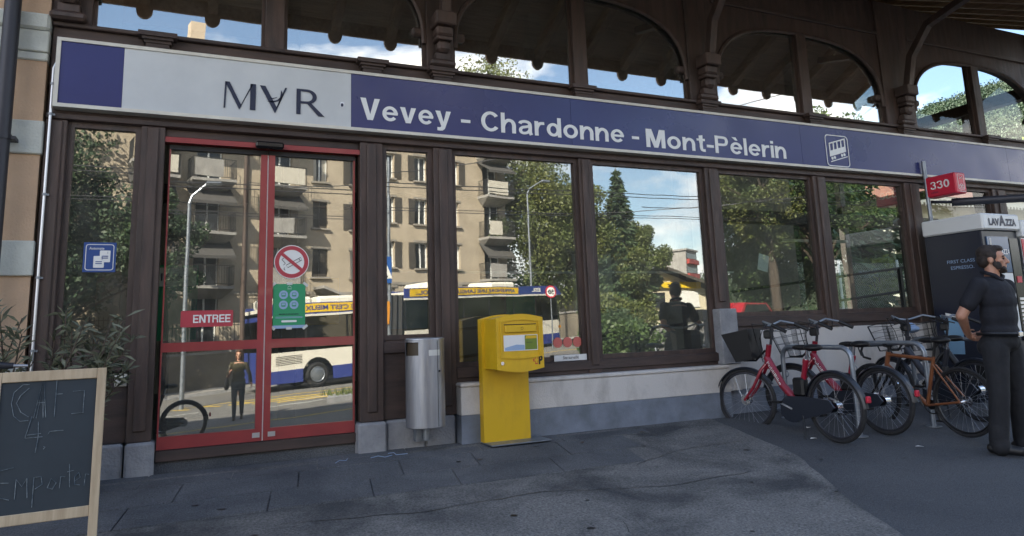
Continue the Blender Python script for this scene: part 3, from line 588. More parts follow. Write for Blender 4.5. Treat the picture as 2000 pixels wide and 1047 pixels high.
def grotesk(body,o,u,v,w,h,mat,parent,track=.075,name='lettering',each=True):
    wid=0
    for c in body: wid+=(.30 if c==' ' else GL[c][0])+track
    wid-=track; sx=w/wid; x=0; o=Vector(o); u=Vector(u); v=Vector(v); n=u.cross(v)
    for c in body:
        if c==' ': x+=.30+track; continue
        adv,_,rib,pol=GL[c]; b=B(); k=0
        T=lambda p,d: o+u*((x+p[0])*sx)+v*(p[1]*h)+n*d
        for P in pol:
            d=.002+.0005*k; k+=1; m=len(P); ar=sum(P[i][0]*P[(i+1)%m][1]-P[(i+1)%m][0]*P[i][1] for i in range(m)); P=P if ar>0 else P[::-1]
            b.add([T(p,d) for p in P]+[T(p,-.001) for p in P],[tuple(range(m))]+[(i,m+i,m+(i+1)%m,(i+1)%m) for i in range(m)])
        for kind,P,sw in rib:
            d=.002+.0005*k; k+=1; m=len(P); Lf=[]; Rt=[]
            for i in range(m):
                a=P[i-1] if (i or kind=='c') else P[0]; e=P[(i+1)%m] if (i<m-1 or kind=='c') else P[-1]
                dx,dy=e[0]-a[0],e[1]-a[1]; l=math.hypot(dx,dy) or 1; nx,ny=-dy/l*sw/2,dx/l*sw/2; Lf.append((P[i][0]+nx,P[i][1]+ny)); Rt.append((P[i][0]-nx,P[i][1]-ny))
            vs=[]
            for i in range(m): vs+=[T(Lf[i],d),T(Rt[i],d),T(Lf[i],-.001),T(Rt[i],-.001)]
            fs=[]
            for i in range(m if kind=='c' else m-1):
                p=4*i; q_=4*((i+1)%m); fs+=[(p,p+1,q_+1,q_),(p+2,p,q_,q_+2),(p+1,p+3,q_+3,q_+1)]
            b.add(vs,fs)
        b.build(name,mat,parent); x+=adv+track

def L_(body,x0,x1,zb,h,mat='sign_white',bold=.018): return grotesk(body,(x0,.009,zb),*FRONT,x1-x0,h,mat,SG,name='letter')
def L_old(body,x0,x1,zb,h,mat='sign_white',bold=.018): return lettering(body,(x0,.008,zb),*FRONT,x1-x0,h,mat,SG,bold)
L_('Vevey',1.415,2.315,3.03,.212); L_('-',2.42,2.52,3.03,.212); L_('Chardonne',2.63,4.345,3.02,.212); L_('-',4.445,4.54,3.02,.212); L_('Mont-Pèlerin',4.635,6.73,3.0,.212)
# M, turned A with a swoosh, R
w=B()
def strokes(P,o,u,v): 
    for poly in P: w.prism(poly,o,u,v,-.001,.003)
o=(0,.008,0); u,v=FRONT
zb,zt=3.025,3.265
strokes([[(.225,zb),(.238,zb),(.247,zt),(.232,zt)],[(.232,zt),(.268,zt),(.372,zb+.03),(.352,zb-.005)],[(.352,zb-.005),(.362,zb+.03),(.467,zt),(.453,zt)],[(.440,zb),(.487,zb),(.487,zt),(.440,zt)]],o,u,v)
strokes([[(.52,zt-.005),(.566,zt-.005),(.665,zb+.045),(.652,zb-.012)],[(.652,zb-.012),(.662,zb+.045),(.752,zt-.005),(.735,zt-.005)]],o,u,v)
sw=[(.575+.14*math.sin(R(9*i)) , 3.135+.055*(1-math.cos(R(9*i)))) for i in range(11)]
w.prism([(.585,3.118),(.63,3.112),(.68,3.128),(.708,3.165),(.712,3.21),(.70,3.235),(.698,3.20),(.692,3.165),(.668,3.138),(.63,3.126)],o,u,v,-.001,.003)
w.prism([(.588,3.150),(.63,3.144),(.665,3.160),(.668,3.166),(.63,3.152)],o,u,v,-.001,.003)
strokes([[(.835,zb),(.872,zb),(.872,zt),(.835,zt)],[(.93,3.13),(.962,3.14),(1.085,zb-.005),(1.03,zb-.005)]],o,u,v)
bo=[(.872,zt)]+[(.93+.085*math.sin(R(a)),3.197+.068*math.cos(R(a))) for a in range(0,181,15)]+[(.872,3.129)]
bi=[(.872,zt-.02)]+[(.925+.052*math.sin(R(a)),3.197+.046*math.cos(R(a))) for a in range(0,181,15)]+[(.872,3.15)]
k=len(bo)
for i in range(k-1): w.prism([bo[i],bi[i],bi[i+1],bo[i+1]][::-1],o,u,v,-.001,.003)
w.build('logo_letters','navy',SG)
sh=B(); sh.prism(rrect(1.225,1.265,3.125,3.18,.012),o,u,v,-.001,.003); sh.build('shield','alu',SG); sh2=B(); sh2.prism(rrect(1.233,1.257,3.133,3.165,.008),o,u,v,.0035,.005); sh2.build('shield_field','navy',SG)
# funicular pictogram
q=B(); ring2d(q,rrect(7.42,7.83,2.955,3.375,.05),rrect(7.432,7.818,2.967,3.363,.04),o,u,v,0,.003)
def car(x,z): return (x, z+(x-7.48)*.28)
bodyp=[car(7.48,3.08),car(7.78,3.08),car(7.78,3.155),car(7.48,3.155)]; q.prism(bodyp,o,u,v,0,.003)
q.prism([car(7.48,3.245),car(7.78,3.245),car(7.78,3.262),car(7.48,3.262)],o,u,v,0,.003)
for i in range(5): x=7.48+i*.0700; q.prism([car(x,3.155),car(x+.02,3.155),car(x+.02,3.246),car(x,3.246)],o,u,v,0,.003)
for x in (7.52,7.565,7.70,7.745): c=car(x,3.05); q.prism([(c[0]+.02*math.cos(R(30*i)),c[1]+.02*math.sin(R(30*i))) for i in range(12)],o,u,v,0,.003)
q.prism([car(7.49,3.005),car(7.80,3.005),car(7.80,3.017),car(7.49,3.017)],o,u,v,0,.003)
q.build('tram_pictogram','sign_white',SG)
# ================================================================== stickers on the glass
def sticker(name,label,cat,loc): return thing(name,label,cat,loc)
s=sticker('ticket_machine_sticker','blue square sticker with two ticket pictograms on the narrow window','sticker',(-.655,-.005,1.73))
bx('sheet','sticker_blue',s,-.115,.115,-.004,0,-.12,.12)
q=B(); ring2d(q,rrect(-.10,.10,-.105,.105,.02),rrect(-.095,.095,-.1,.1,.017),(0,-.0045,0),u,v,0,.001); q.build('border','paper',s)
lettering('Automate',(-.075,-.005,.062),*FRONT,.105,.020,'paper',s,.01)
for x,z,n_ in ((.0,-.04,'1'),(-.042,-.085,'2')):
    c=B(); c.prism(rrect(x,x+.075,z,z+.095,.006),(0,-.0045,0),u,v,0 if n_=='1' else .002,.001 if n_=='1' else .003); t=c.build('ticket','paper',s)
    k=B()
    for zz in (.045,.03): k.box(x+.015,x+.06,-.009,-.0082,z+zz,z+zz+.007)
    k.build('print','sticker_blue',t); lettering(n_,(x+.055,-.0085,z+.068),*FRONT,None,.018,'sticker_blue',t)
s=sticker('entrance_sign','red ENTREE sign stuck on the left-hand door pane','sign',(.16,-.001,1.22))
q=B(); q.prism(rrect(-.205,.20,-.068,.068,.012),(0,-.003,0),u,v,0,.003); q.build('sheet','sticker_red',s); grotesk('ENTREE',(-.11,-.0065,-.034),*FRONT,.29,.066,'paper',s,name='letter')
s=sticker('no_smoking_sign','round no smoking sticker on the sliding door','sticker',(.835,-.001,1.70))
cir=lambda r:[(r*math.cos(R(10*i)),r*math.sin(R(10*i))) for i in range(36)]
q=B(); q.prism(cir(.150),(0,-.002,0),u,v,0,.002); q.build('disc','paper',s)
q=B(); ring2d(q,cir(.143),cir(.108),(0,-.0045,0),u,v,0,.001); a=R(-40); d=(math.cos(a),math.sin(a)); n2=(-d[1]*.014,d[0]*.014)
q.prism([(-.115*d[0]-n2[0],-.115*d[1]-n2[1]),(.115*d[0]-n2[0],.115*d[1]-n2[1]),(.115*d[0]+n2[0],.115*d[1]+n2[1]),(-.115*d[0]+n2[0],-.115*d[1]+n2[1])],(0,-.0065,0),u,v,0,.001); q.build('prohibition_ring','sticker_red',s)
q=B(); a=R(30); d=Vector((math.cos(a),math.sin(a))); n2=Vector((-d.y,d.x))
def pt(al,of): p=d*al+n2*of; return (p.x,-.0052,p.y)
q.tube([pt(-.055,-.028),pt(.085,-.028),pt(.085,-.002),pt(-.055,-.002)],.003,4,True); q.tube([pt(.068,-.028),pt(.068,-.002)],.003,4); q.tube([(-.062,-.0052,-.05),(-.066,-.0052,-.062),(-.055,-.0052,-.075)],.003,4)
q.tube([(-.07,-.0052,-.028),(-.055,-.0052,-.012),(-.07,-.0052,.004),(-.085,-.0052,.02),(-.07,-.0052,.034)],.003,4); q.build('cigarette','black',s)
s=sticker('survey_poster','green poster taped to the sliding door under the no smoking sticker','poster',(.82,-.001,1.31))
bx('sheet','poster_green',s,-.137,.137,-.002,0,-.165,.195); bx('footer','poster_blue',s,-.137,.137,-.0021,0,-.192,-.166)
for x in (-.05,.04):
    for z in (.10,.012):
        q=B(); q.prism([(x+.038*math.cos(R(15*i)),z+.038*math.sin(R(15*i))) for i in range(24)],(0,-.003,0),u,v,0,.001); o_=q.build('round_icon','poster_blue',s)
        q=B(); ring2d(q,rrect(x-.018,x+.018,z-.016,z+.018,.005),rrect(x-.014,x+.014,z-.004,z+.013,.003),(0,-.0042,0),u,v,0,.001); q.build('bus_pictogram','poster_green',o_)
lettering('MOBILIS ENQUETE',(-.085,-.003,-.075),*FRONT,.165,.012,'navy',s,.01)
k=B(); [k.box(-.115,.115,-.0032,-.0026,-.095-.009*i,-.0915-.009*i) for i in range(2)]; k.build('small_print','poster_blue',s)
k=B(); k.prism(rrect(-.065,.065,-.14,-.122,.008),(0,-.003,0),u,v,0,.001); k.build('button_print','paper',s); k=B(); k.tube([(-.016,-.003,.165),(0,-.003,.178),(.016,-.003,.165)],.002,4); k.box(-.018,.018,-.0035,-.0026,.15,.153); k.build('emblem','paper',s)
for x,z,r in ((-.137,.19,.7),(.137,.19,-.7),(-.137,-.185,-.7),(.137,-.185,.7),(0,.197,0),(0,-.192,0)):
    k=B(); ca,sa=math.cos(r),math.sin(r); k.prism([(x+ca*a-sa*b_,z+sa*a+ca*b_) for a,b_ in ((-.024,-.011),(.024,-.011),(.024,.011),(-.024,.011))],(0,-.0045,0),u,v,0,.0008); k.build('tape','tape',s)
for i,x in enumerate((3.47,3.585,3.70)):
    s=tag(B().prism([(.052*math.cos(R(15*j)),.052*math.sin(R(15*j))) for j in range(24)],(x,-.007,.885),u,v,0,.002).build('pictogram_sticker','red_pale'),('first','middle','last')[i]+' of three round pink stickers at the foot of the large window','sticker','round pink stickers'); s.location=(0,0,0)
s=sticker('surveillance_notice','white strip reading Site surveillé on the window sill','notice',(3.59,-.05,.73)); bx('strip','paper',s,-.19,.19,0,.004,-.03,.03); lettering('Site surveillé',(-.09,-.001,-.012),*FRONT,.18,.03,'black',s,0)
s=tag(B().box(-.08,.08,-.002,0,-.1,.1).build('paper_sheet','paper'),'small white sheet tilted on the inside of the window behind the baskets','paper'); s.location=(6.35,.02,1.72); s.rotation_euler=(0,R(14),0)
s=thing('socket_outlet','white square power socket with round cover on the wooden panel','socket',(-.455,-.032,.755)); bx('plate','white_frame',s,-.045,.045,-.015,0,-.05,.05,b=.006)
q=B(); q.cyl((0,-.016,-.005),(0,-.03,-.005),.034,n=20); q.build('cover','white_frame',s,True); bx('hinge','black',s,-.015,.015,-.02,-.0155,.036,.047)
# ================================================================== neighbour house on the left
NB=thing('neighbour_house','tall orange plastered house with white corner stones beside the station','building')
bx('wall','orange_plaster',NB,-14,-1.10,-.08,9,-.1,3.30); bx('wall','orange_plaster',NB,-14,-1.10,-.08,9,3.69,12.5)
bx('cornice','quoin',NB,-14,-1.095,-.10,9,3.30,3.37,b=.01); bx('cornice','quoin',NB,-14,-1.093,-.115,9,3.371,3.55,b=.008); bx('cornice','quoin',NB,-14,-1.09,-.14,9,3.551,3.69,b=.02)
bx('roof','rooftile',NB,-14.4,-.7,-.6,9.4,12.5,12.8); bx('plinth','stone',NB,-14,-1.095,-.13,9,-.1,.5,b=.01)
z=.62
while z<3.0: bx('quoin','quoin',NB,-1.52,-1.085,-.105,.2,z,z+.27,b=.008); z+=.955
z=3.9
while z<12: bx('quoin','quoin',NB,-1.52,-1.085,-.105,.2,z,z+.27,b=.008); z+=.955
for x in (-4,-7,-10.5):
    for z in (1.2,5,8.2):
        w=bx('window','pane_dark',NB,x-.5,x+.5,-.085,-.05,z,z+1.6); bx('sill','quoin',w,x-.6,x+.6,-.2,-.08,z-.1,z)
        bx('surround','quoin',w,x-.62,x-.5,-.12,-.08,z,z+1.7)
DP=thing('drain_pipe','dark metal drain pipe running down the corner of the orange house','pipe',(-1.33,-.22,0))
q=B(); q.cyl((0,0,-.05),(0,0,11),.058,n=16); q.build('pipe','pipe_dark',DP,True)
for z in (.9,2.6,5.0): q=B(); q.cyl((0,0,z),(0,0,z+.04),.066,n=16); q.box(.03,.09,-.02,.1,z+.005,z+.03); q.build('bracket','pipe_dark',DP)
CD=thing('cable_conduit','thin pale conduit clipped to the corner post of the station','pipe',(-1.045,-.115,0))
q=B(); q.tube([(0,0,.55),(0,0,3.24),(.02,0,3.30),(.05,.02,3.36)],.011,8); q.build('tube','alu',CD,True)
for z in (1.0,1.55,2.2,2.85,3.1): q=B(); q.cyl((0,0,z),(0,0,z+.018),.017,n=10); q.box(0,.03,0,.02,z,z+.015); q.build('clip','galv',CD)
# ================================================================== chalkboard
CB=thing('chalkboard','wooden A-frame chalkboard with faint chalk lettering on the pavement','chalkboard',(-.40,-1.9,gz(-.4,-1.9)+.012),R(3))
lean=Matrix.Rotation(R(-5),4,'X'); fr_=bpy.data.objects
def cbx(name,mat,*a,b=0,lift=None):
    o=bx(name,mat,CB,*a,b=b); o.rotation_euler=(R(-4),0,0); return o
H_=1.065; cbx('stile','pine',-.045,0,-.012,.018,0,H_,b=.003); cbx('stile','pine',-.535,-.49,-.012,.018,0,H_,b=.003)
cbx('rail','pine',-.49,-.045,-.010,.016,H_-.055,H_,b=.003); cbx('rail','pine',-.49,-.045,-.010,.016,.28,.335,b=.003)
cbx('board','chalk',-.49,-.045,.0,.012,.335,H_-.055)
for x in (-.045,-.535): o=bx('rear_leg','pine',CB,x,x+.03,.02,.045,0,.98); o.location=(0,.30,0); o.rotation_euler=(R(15),0,0)
ck=B()
def chalk(pts,r=.0022): 
    ck.tube([(-.49+(x+.60)*.79,-.003,z+.065) for x,z in pts],r,4)
def sh(pts,dx,dz,k=1): return [(dx+x*k,dz+z*k) for x,z in pts]
X=-.60
chalk(sh([(.17,.20),(.13,.20),(.08,.16),(.07,.10),(.09,.03),(.13,0),(.18,0)],X,.74,.95)); chalk(sh([(.17,.18),(.12,.14),(.10,.10),(.13,.05),(.18,.02)],X,.74,.95))
chalk(sh([(.20,.0),(.24,.22),(.27,.0)],X,.75)); chalk(sh([(.215,.0),(.24,.17),(.255,.0)],X,.75)); chalk(sh([(.22,.08),(.26,.08)],X,.75))
chalk(sh([(.32,.22),(.32,.0)],X,.75)); chalk(sh([(.32,.22),(.38,.22)],X,.75)); chalk(sh([(.32,.12),(.36,.12)],X,.75)); chalk(sh([(.42,.12),(.49,.12),(.49,.0),(.42,.0)],X,.76)); chalk(sh([(.42,.22),(.48,.23)],X,.76))
chalk(sh([(.19,.16),(.16,.05),(.26,.05)],X,.60)); chalk(sh([(.23,.13),(.235,.05),(.225,-.03)],X,.60)); chalk(sh([(.17,.065),(.25,.068)],X,.60)); chalk(sh([(.29,.06),(.30,.075),(.38,.075)],X,.60)); chalk(sh([(.27,-.01),(.28,.0),(.27,.005)],X,.595))
E_=.345
chalk(sh([(.11,.16),(.03,.15),(.03,.02),(.10,.0)],X,E_)); chalk(sh([(.03,.09),(.09,.085)],X,E_)); chalk(sh([(.13,0),(.13,.10),(.165,.06),(.19,.10),(.2,0)],X,E_))
chalk(sh([(.23,-.05),(.23,.10),(.27,.10),(.28,.06),(.24,.04)],X,E_)); chalk(sh([(.31,.04),(.33,.085),(.36,.06),(.34,.03),(.31,.04)],X,E_)); chalk(sh([(.38,.03),(.385,.09),(.41,.085)],X,E_)); chalk(sh([(.43,.15),(.44,.03)],X,E_)); chalk(sh([(.42,.11),(.46,.115)],X,E_))
chalk(sh([(.47,.06),(.50,.075),(.49,.10),(.465,.08),(.47,.04),(.50,.035)],X,E_)); chalk(sh([(.525,.03),(.53,.09),(.55,.085)],X,E_))
o=tag(ck.build('chalk_lettering','chalk_line',CB),kind='stuff'); o.rotation_euler=(R(-4),0,0)
# ================================================================== oleander in a planter, table beside it
def oleander(label,loc,n,h,spread,seed,lean_x):
    rnd=random.Random(seed); t=thing('oleander_plant',label,'plant',loc)
    stem=B(); leaves=[]
    for i in range(n):
        a=rnd.uniform(0,6.28); top=Vector((math.cos(a)*spread*rnd.uniform(.3,1)+lean_x,math.sin(a)*spread*.6*rnd.uniform(.3,1),h*rnd.uniform(.6,1)))
        base=Vector((rnd.uniform(-.12,.12),rnd.uniform(-.05,.05),.35)); mid=(base+top)/2+Vector((rnd.uniform(-.05,.05),0,.05)); pts=[base,mid,top]
        stem.tube(pts,[.009,.007,.004],5)
        for k in range(34):
            f=rnd.uniform(.35,1.0); p=(mid+(top-mid)*(f-.5)*2) if f>.5 else base+(mid-base)*f*2
            d=Vector((rnd.uniform(-1,1),rnd.uniform(-1,1),rnd.uniform(-.2,1.1))).normalized(); L2=rnd.uniform(.08,.16); w=d.cross(Vector((rnd.uniform(-1,1),rnd.uniform(-1,1),.3))).normalized()*rnd.uniform(.008,.014)
            m=p+d*L2*.5; e=p+d*L2+Vector((0,0,-.015)); leaves.append([p,m+w,e,m-w])
    stem.build('stems','bark',t); lv=B().quads(leaves).build('foliage','leaf_ole',t); return t
PL=thing('planter_box','dark planter box behind the chalkboard','planter',(-1.02,-.62,0)); q=B(); q.bev(-.30,.30,-.17,.17,0,.42,b=.01); q.build('box','iron',PL); bx('soil','bark',PL,-.28,.28,-.15,.15,.4,.425)
oleander('bushy oleander with narrow grey-green leaves in front of the narrow window',(-.80,-.60,0),20,1.28,.40,3,.20)
oleander('sparse oleander shoots against the orange wall',(-1.12,-.62,0),6,1.34,.2,5,.02)
TB=thing('cafe_table','small pale table edge left of the chalkboard','table',(-1.32,-.95,gz(-1.3,-.95))); bx('table_top','quoin',TB,-.3,.22,-.25,.25,.86,.89,b=.006); q=B(); q.cyl((0,0,0),(0,0,.86),.025); q.build('leg','iron',TB); bx('foot','iron',TB,-.2,.2,-.2,.2,0,.02)
PA=thing('folded_parasol','dark folded parasol lying across the planter','parasol',(-1.3,-.75,.93)); q=B(); q.tube([(-.5,0,.0),(.0,0,.01),(.25,.03,-.01)],[.03,.035,.02],10); q.build('cover','pipe_dark',PA,True); q=B(); q.cyl((.25,.03,-.01),(.33,.04,-.015),.010); q.build('pole','alu',PA)
# ================================================================== waste bin
BN=thing('waste_bin','tall stainless steel waste bin fixed to the wooden panel','bin',(1.965,-.29,0))
q=B(); pr=[(.168,.215),(.175,.222),(.175,.985),(.168,.992)]; n=40; vs=[]; fs=[]
for i in range(n):
    a=2*math.pi*i/n
    for r_,z_ in pr: vs.append((r_*math.cos(a),r_*math.sin(a),z_))
ang=lambda i: (360*(i+.5)/n)
hole=set(i for i in range(n) if 178<ang(i)<232)
zs=[.222,.84,.955,.985]; q2=B(); vs=[]
for i in range(n):
    a=2*math.pi*i/n
    for z_ in zs: vs.append((.175*math.cos(a),.175*math.sin(a),z_))
fs=[]
for i in range(n):
    j=(i+1)%n
    for k in range(3):
        if k==1 and i in hole: continue
        fs.append((i*4+k,j*4+k,j*4+k+1,i*4+k+1))
q2.add(vs,fs); body=q2.build('body','steel',BN,True)
q=B(); q.lathe([(.0,.992),(.16,.992),(.176,.985),(.178,.975),(.17,.97)],n=40); q.build('lid','steel',BN,True)
q=B(); q.lathe([(.16,.25),(.16,.95)],n=32); q.build('liner','leather',BN,True); q=B(); q.lathe([(0,.216),(.168,.216),(.176,.224)],n=32); q.build('bottom','steel',BN,True)
q=B(); a=R(-68); q.box(-.0015,.0015,-.001,.001,.23,.965); o=q.build('door_seam','black',BN); o.location=(.1758*math.cos(a),.1758*math.sin(a),0); o.rotation_euler=(0,0,a+R(90))
q=B(); q.cyl((.176*math.cos(R(-62)),.176*math.sin(R(-62)),.70),(.181*math.cos(R(-62)),.181*math.sin(R(-62)),.70),.009,n=10); q.build('lock','black',BN)
q=B(); q.add([(.1765*math.cos(R(a)),.1765*math.sin(R(a)),z) for a in (-96,-85,-74,-60) for z in (.835,.885)],[(0,2,3,1),(2,4,5,3),(4,6,7,5)]); q.build('sticker_remains','tape',BN)
q=B(); q.box(-.06,.06,.10,.19,.08,.2); q.build('bracket','galv',BN); q=B(); q.cyl((.02,.06,.1),(.02,.06,.216),.03); q.build('stub','galv',BN)
# ================================================================== letter box
MB=thing('letter_box','yellow letter box on a flat yellow pillar in front of the white wall','letter box',(2.77,-.30,0))
q=B(); q.prism([(-.255,.02),(.215,.02),(.215,1.14)]+[(.215-.47*i/10,1.14+.04*math.sin(math.pi*i/10)) for i in range(1,10)]+[(-.255,1.14)],(0,.045,0),(1,0,0),(0,0,1),-.045,.045); q.build('pillar','yellow',MB)
bx('base_plate','galv',MB,-.26,.34,-.19,.10,.014,.026,b=.004)
fz0,fz1=.685,1.14
prof=[(-.235,fz0)]+[(-.235+.47*i/14,fz0-.03*math.sin(math.pi*i/14)) for i in range(1,14)]+[(.235,fz0),(.235,fz1)]+[(.235-.47*i/14,fz1+.035*math.sin(math.pi*i/14)) for i in range(1,14)]+[(-.235,fz1)]
q=B(); q.prism(prof,(0,-.28,0),(1,0,0),(0,0,1),0,.025); q.build('front_door','yellow',MB)
q=B(); q.prism([(a*.97,b_*.985+.012) for a,b_ in prof],(0,-.001,0),(1,0,0),(0,0,1),.001,.279); q.build('box','yellow',MB)
q=B(); inner=[(-.185,.80)]+[(-.185+.37*i/10,.80-.012*math.sin(math.pi*i/10)) for i in range(1,10)]+[(.185,.80),(.185,1.10)]+[(.185-.37*i/10,1.10+.02*math.sin(math.pi*i/10)) for i in range(1,10)]+[(-.185,1.10)]
outr=[(-.20,.787)]+[(-.20+.40*i/10,.787-.014*math.sin(math.pi*i/10)) for i in range(1,10)]+[(.20,.787),(.20,1.113)]+[(.20-.40*i/10,1.113+.022*math.sin(math.pi*i/10)) for i in range(1,10)]+[(-.20,1.113)]
ring2d(q,outr,inner,(0,-.3053,0),(1,0,0),(0,0,1),0,.010); q.build('raised_frame','yellow',MB)
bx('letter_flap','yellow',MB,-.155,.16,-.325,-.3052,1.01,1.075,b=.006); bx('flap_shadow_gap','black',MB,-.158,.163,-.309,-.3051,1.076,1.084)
q=B(); q.prism([(-.165,.845),(.175,.845),(.175,.985),(-.165,.985)],(0,-.3052,0),(1,0,0),(0,0,1),0,.003); lab=q.build('notice','paper',MB)
q=B(); q.prism([(.045,.852),(.168,.852),(.168,.98),(.045,.98)],(0,-.3084,0),(1,0,0),(0,0,1),0,.001); q.build('print','leaf_c',lab); q=B(); q.prism([(-.155,.85),(.04,.85),(.04,.895),(-.04,.90),(-.155,.875)],(0,-.3084,0),(1,0,0),(0,0,1),0,.001); q.build('print','poster_blue',lab)
q=B(); q.prism([(.05,.95),(.165,.95),(.165,.975),(.06,.978)],(0,-.3096,0),(1,0,0),(0,0,1),0,.001); q.build('print','yellow',lab); lettering('...........',(.06,-.3098,.915),*FRONT,.06,.02,'navy',lab,.03)
q=B(); q.cyl((-.185,-.305,.74),(-.185,-.313,.74),.016,n=14); q.build('lock','chrome',MB,True)
cz=.755; q=B(); 
def rect(x0,x1,z0,z1): q.prism([(x0,z0),(x1,z0),(x1,z1),(x0,z1)],(0,-.3053,0),(1,0,0),(0,0,1),0,.003)
cx_=.155; plus=[(-.012,-.037),(.012,-.037),(.012,-.012),(.030,-.012),(.030,.012),(.012,.012),(.012,.037),(-.012,.037),(-.012,.012),(-.03,.012),(-.03,-.012),(-.012,-.012)]
q.prism([(cx_+a,cz+b_) for a,b_ in plus],(0,-.3053,0),(1,0,0),(0,0,1),0,.003); q.build('cross_emblem','red_sign',MB)
q=B(); q.prism([(cx_+a*.72,cz+b_*.78) for a,b_ in plus],(0,-.3085,0),(1,0,0),(0,0,1),0,.001); q.build('cross_field','yellow',MB)
lettering('P',(.178,-.3055,cz-.037),*FRONT,.04,.074,'black',MB,.04)
# horn emblem on flap
q=B(); q.tube([(.0,-.3255,1.032),(.02,-.3255,1.034),(.026,-.3255,1.046),(.016,-.3255,1.056),(.004,-.3255,1.05),(.004,-.3255,1.038)],.0016,4); q.build('horn_emblem','black',MB)
# ================================================================== bicycle stands
for i,(x,y0,y1) in enumerate(((5.98,-.52,-1.42),(7.05,-.5,-1.42),(8.15,-.45,-1.4))):
    RK=thing('bicycle_stand',('galvanised hoop stand beside the red bicycle with the black basket','galvanised hoop stand beneath the orange racing bicycle','galvanised hoop stand among the dark bicycles near the vending machine')[i],'bicycle stand',(x,0,0),group='hoop stands by the wall')
    za,zb_=gz(x,y0),gz(x,y1); hh=.74; pts=[(0,y0,za),(0,y0,hh-.12)]
    for k in range(7): a=R(180-15*k); pts.append((0,y0-.12-.12*math.cos(a)*1,hh-.12+.12*math.sin(a)))
    for k in range(7): a=R(90-15*k); pts.append((0,y1+.12-.12*math.cos(a),hh-.12+.12*math.sin(a)))
    pts.append((0,y1,zb_)); q=B(); q.tube(pts,.025,10); q.build('hoop','galv',RK,True)
    for y,z in ((y0,za),(y1,zb_)): q=B(); q.cyl((0,y,z+.008),(0,y,z+.018),.075,n=18); q.build('foot_plate','galv',RK)
    q=B(); q.torus((.0,y0-.035,.45),(1,0,0),.028,.006,16,6); q.build('lock_eye','galv',RK)
# ================================================================== bicycles
def wheel(t,x,r,name='wheel',spokes=28,rimmat='pipe_dark',hubr=.03,tyre_r=.022,rot=0):
    w=B(); w.torus((0,0,0),(0,1,0),r-tyre_r,tyre_r,44,8); o=w.build(name,'rubber',t,True); o.location=(x,0,r); o.rotation_euler=(0,0,rot)
    q=B(); q.torus((0,0,0),(0,1,0),r-2*tyre_r-.006,.011,44,6); q.build('rim',rimmat,o,True)
    q=B()
    for i in range(spokes):
        a=2*math.pi*i/spokes; sd=.028 if i%2 else -.028; a2=a+(.5 if (i//2)%2 else -.5)
        q.cyl((hubr*math.cos(a2),sd,hubr*math.sin(a2)),((r-.05)*math.cos(a),0,(r-.05)*math.sin(a)),.0009,n=3,cap=False)
    q.build('spokes','alu',o)
    q=B(); q.cyl((0,-.036,0),(0,.036,0),hubr,n=16); q.cyl((0,-.055,0),(0,.055,0),.010,n=8); q.build('hub','chrome',o,True)
    return o
def fender(t,x,r,a0,a1,w=.028,rot=0):
    q=B(); vs=[]; N=18
    for i in range(N+1):
        a=R(a0+(a1-a0)*i/N); R_=r+.018
        for s_,dr in ((-w,-.014),(-w*.6,0),(w*.6,0),(w,-.014)): vs.append(((R_+dr)*math.cos(a),s_,(R_+dr)*math.sin(a)))
        for s_,dr in ((-w,-.018),(-w*.6,-.004),(w*.6,-.004),(w,-.018)): vs.append(((R_+dr)*math.cos(a),s_,(R_+dr)*math.sin(a)))
    fs=[]
    for i in range(N):
        for k in range(3): p=8*i+k; fs+=[(p,p+8,p+9,p+1),(p+4,p+5,p+13,p+12)]
    q.add(vs,fs); o=q.build('mudguard','fender',t,True); o.location=(x,0,r); o.rotation_euler=(0,0,rot); return o
def saddle(t,x,z,tilt=0):
    q=B(); q.ell((-.06,0,0),(.10,.085,.035)); q.ell((.08,0,.0),(.12,.035,.028)); o=q.build('saddle','black',t,True); o.location=(x,0,z); o.rotation_euler=(0,tilt,0); return o
def basket(t,x,z,solid,d=.26,w=.34,h=.24):
    if solid:
        q=B(); b0=[(-.09,-.13),(.10,-.13),(.10,.13),(-.09,.13)]; b1=[(-.13,-.17),(.17,-.17),(.17,.17),(-.13,.17)]
        vs=[(a,b_,0) for a,b_ in b0]+[(a,b_,h) for a,b_ in b1]+[(a*.93,b_*.93,.01) for a,b_ in b0]+[(a*.95,b_*.95,h) for a,b_ in b1]
        q.add(vs,[(3,2,1,0),(8,9,10,11)]+[f for i in range(4) for f in ((i,(i+1)%4,4+(i+1)%4,4+i),(8+(i+1)%4,8+i,12+i,12+(i+1)%4),(4+i,4+(i+1)%4,12+(i+1)%4,12+i))]); o=q.build('basket','black',t); o.location=(x,0,z); return o
    q=B()
    for k in range(5):
        f=k/4; P=rrect(-.10-.04*f,.11+.06*f,-.13-.04*f,.13+.04*f,.04,3); q.tube([(a,b_,h*f) for a,b_ in P],.0045 if k==4 else .0025,4,True)
    P0_=rrect(-.10,.11,-.13,.13,.04,6); P1_=rrect(-.14,.17,-.17,.17,.04,6)
    for a,b_ in zip(P0_,P1_): q.tube([(a[0],a[1],0),(b_[0],b_[1],h)],.0022,4)
    for y in (-.09,-.045,0,.045,.09): q.tube([(-.10,y,0),(.11,y,0)],.0022,4)
    o=q.build('basket','black',t); o.location=(x,0,z); return o
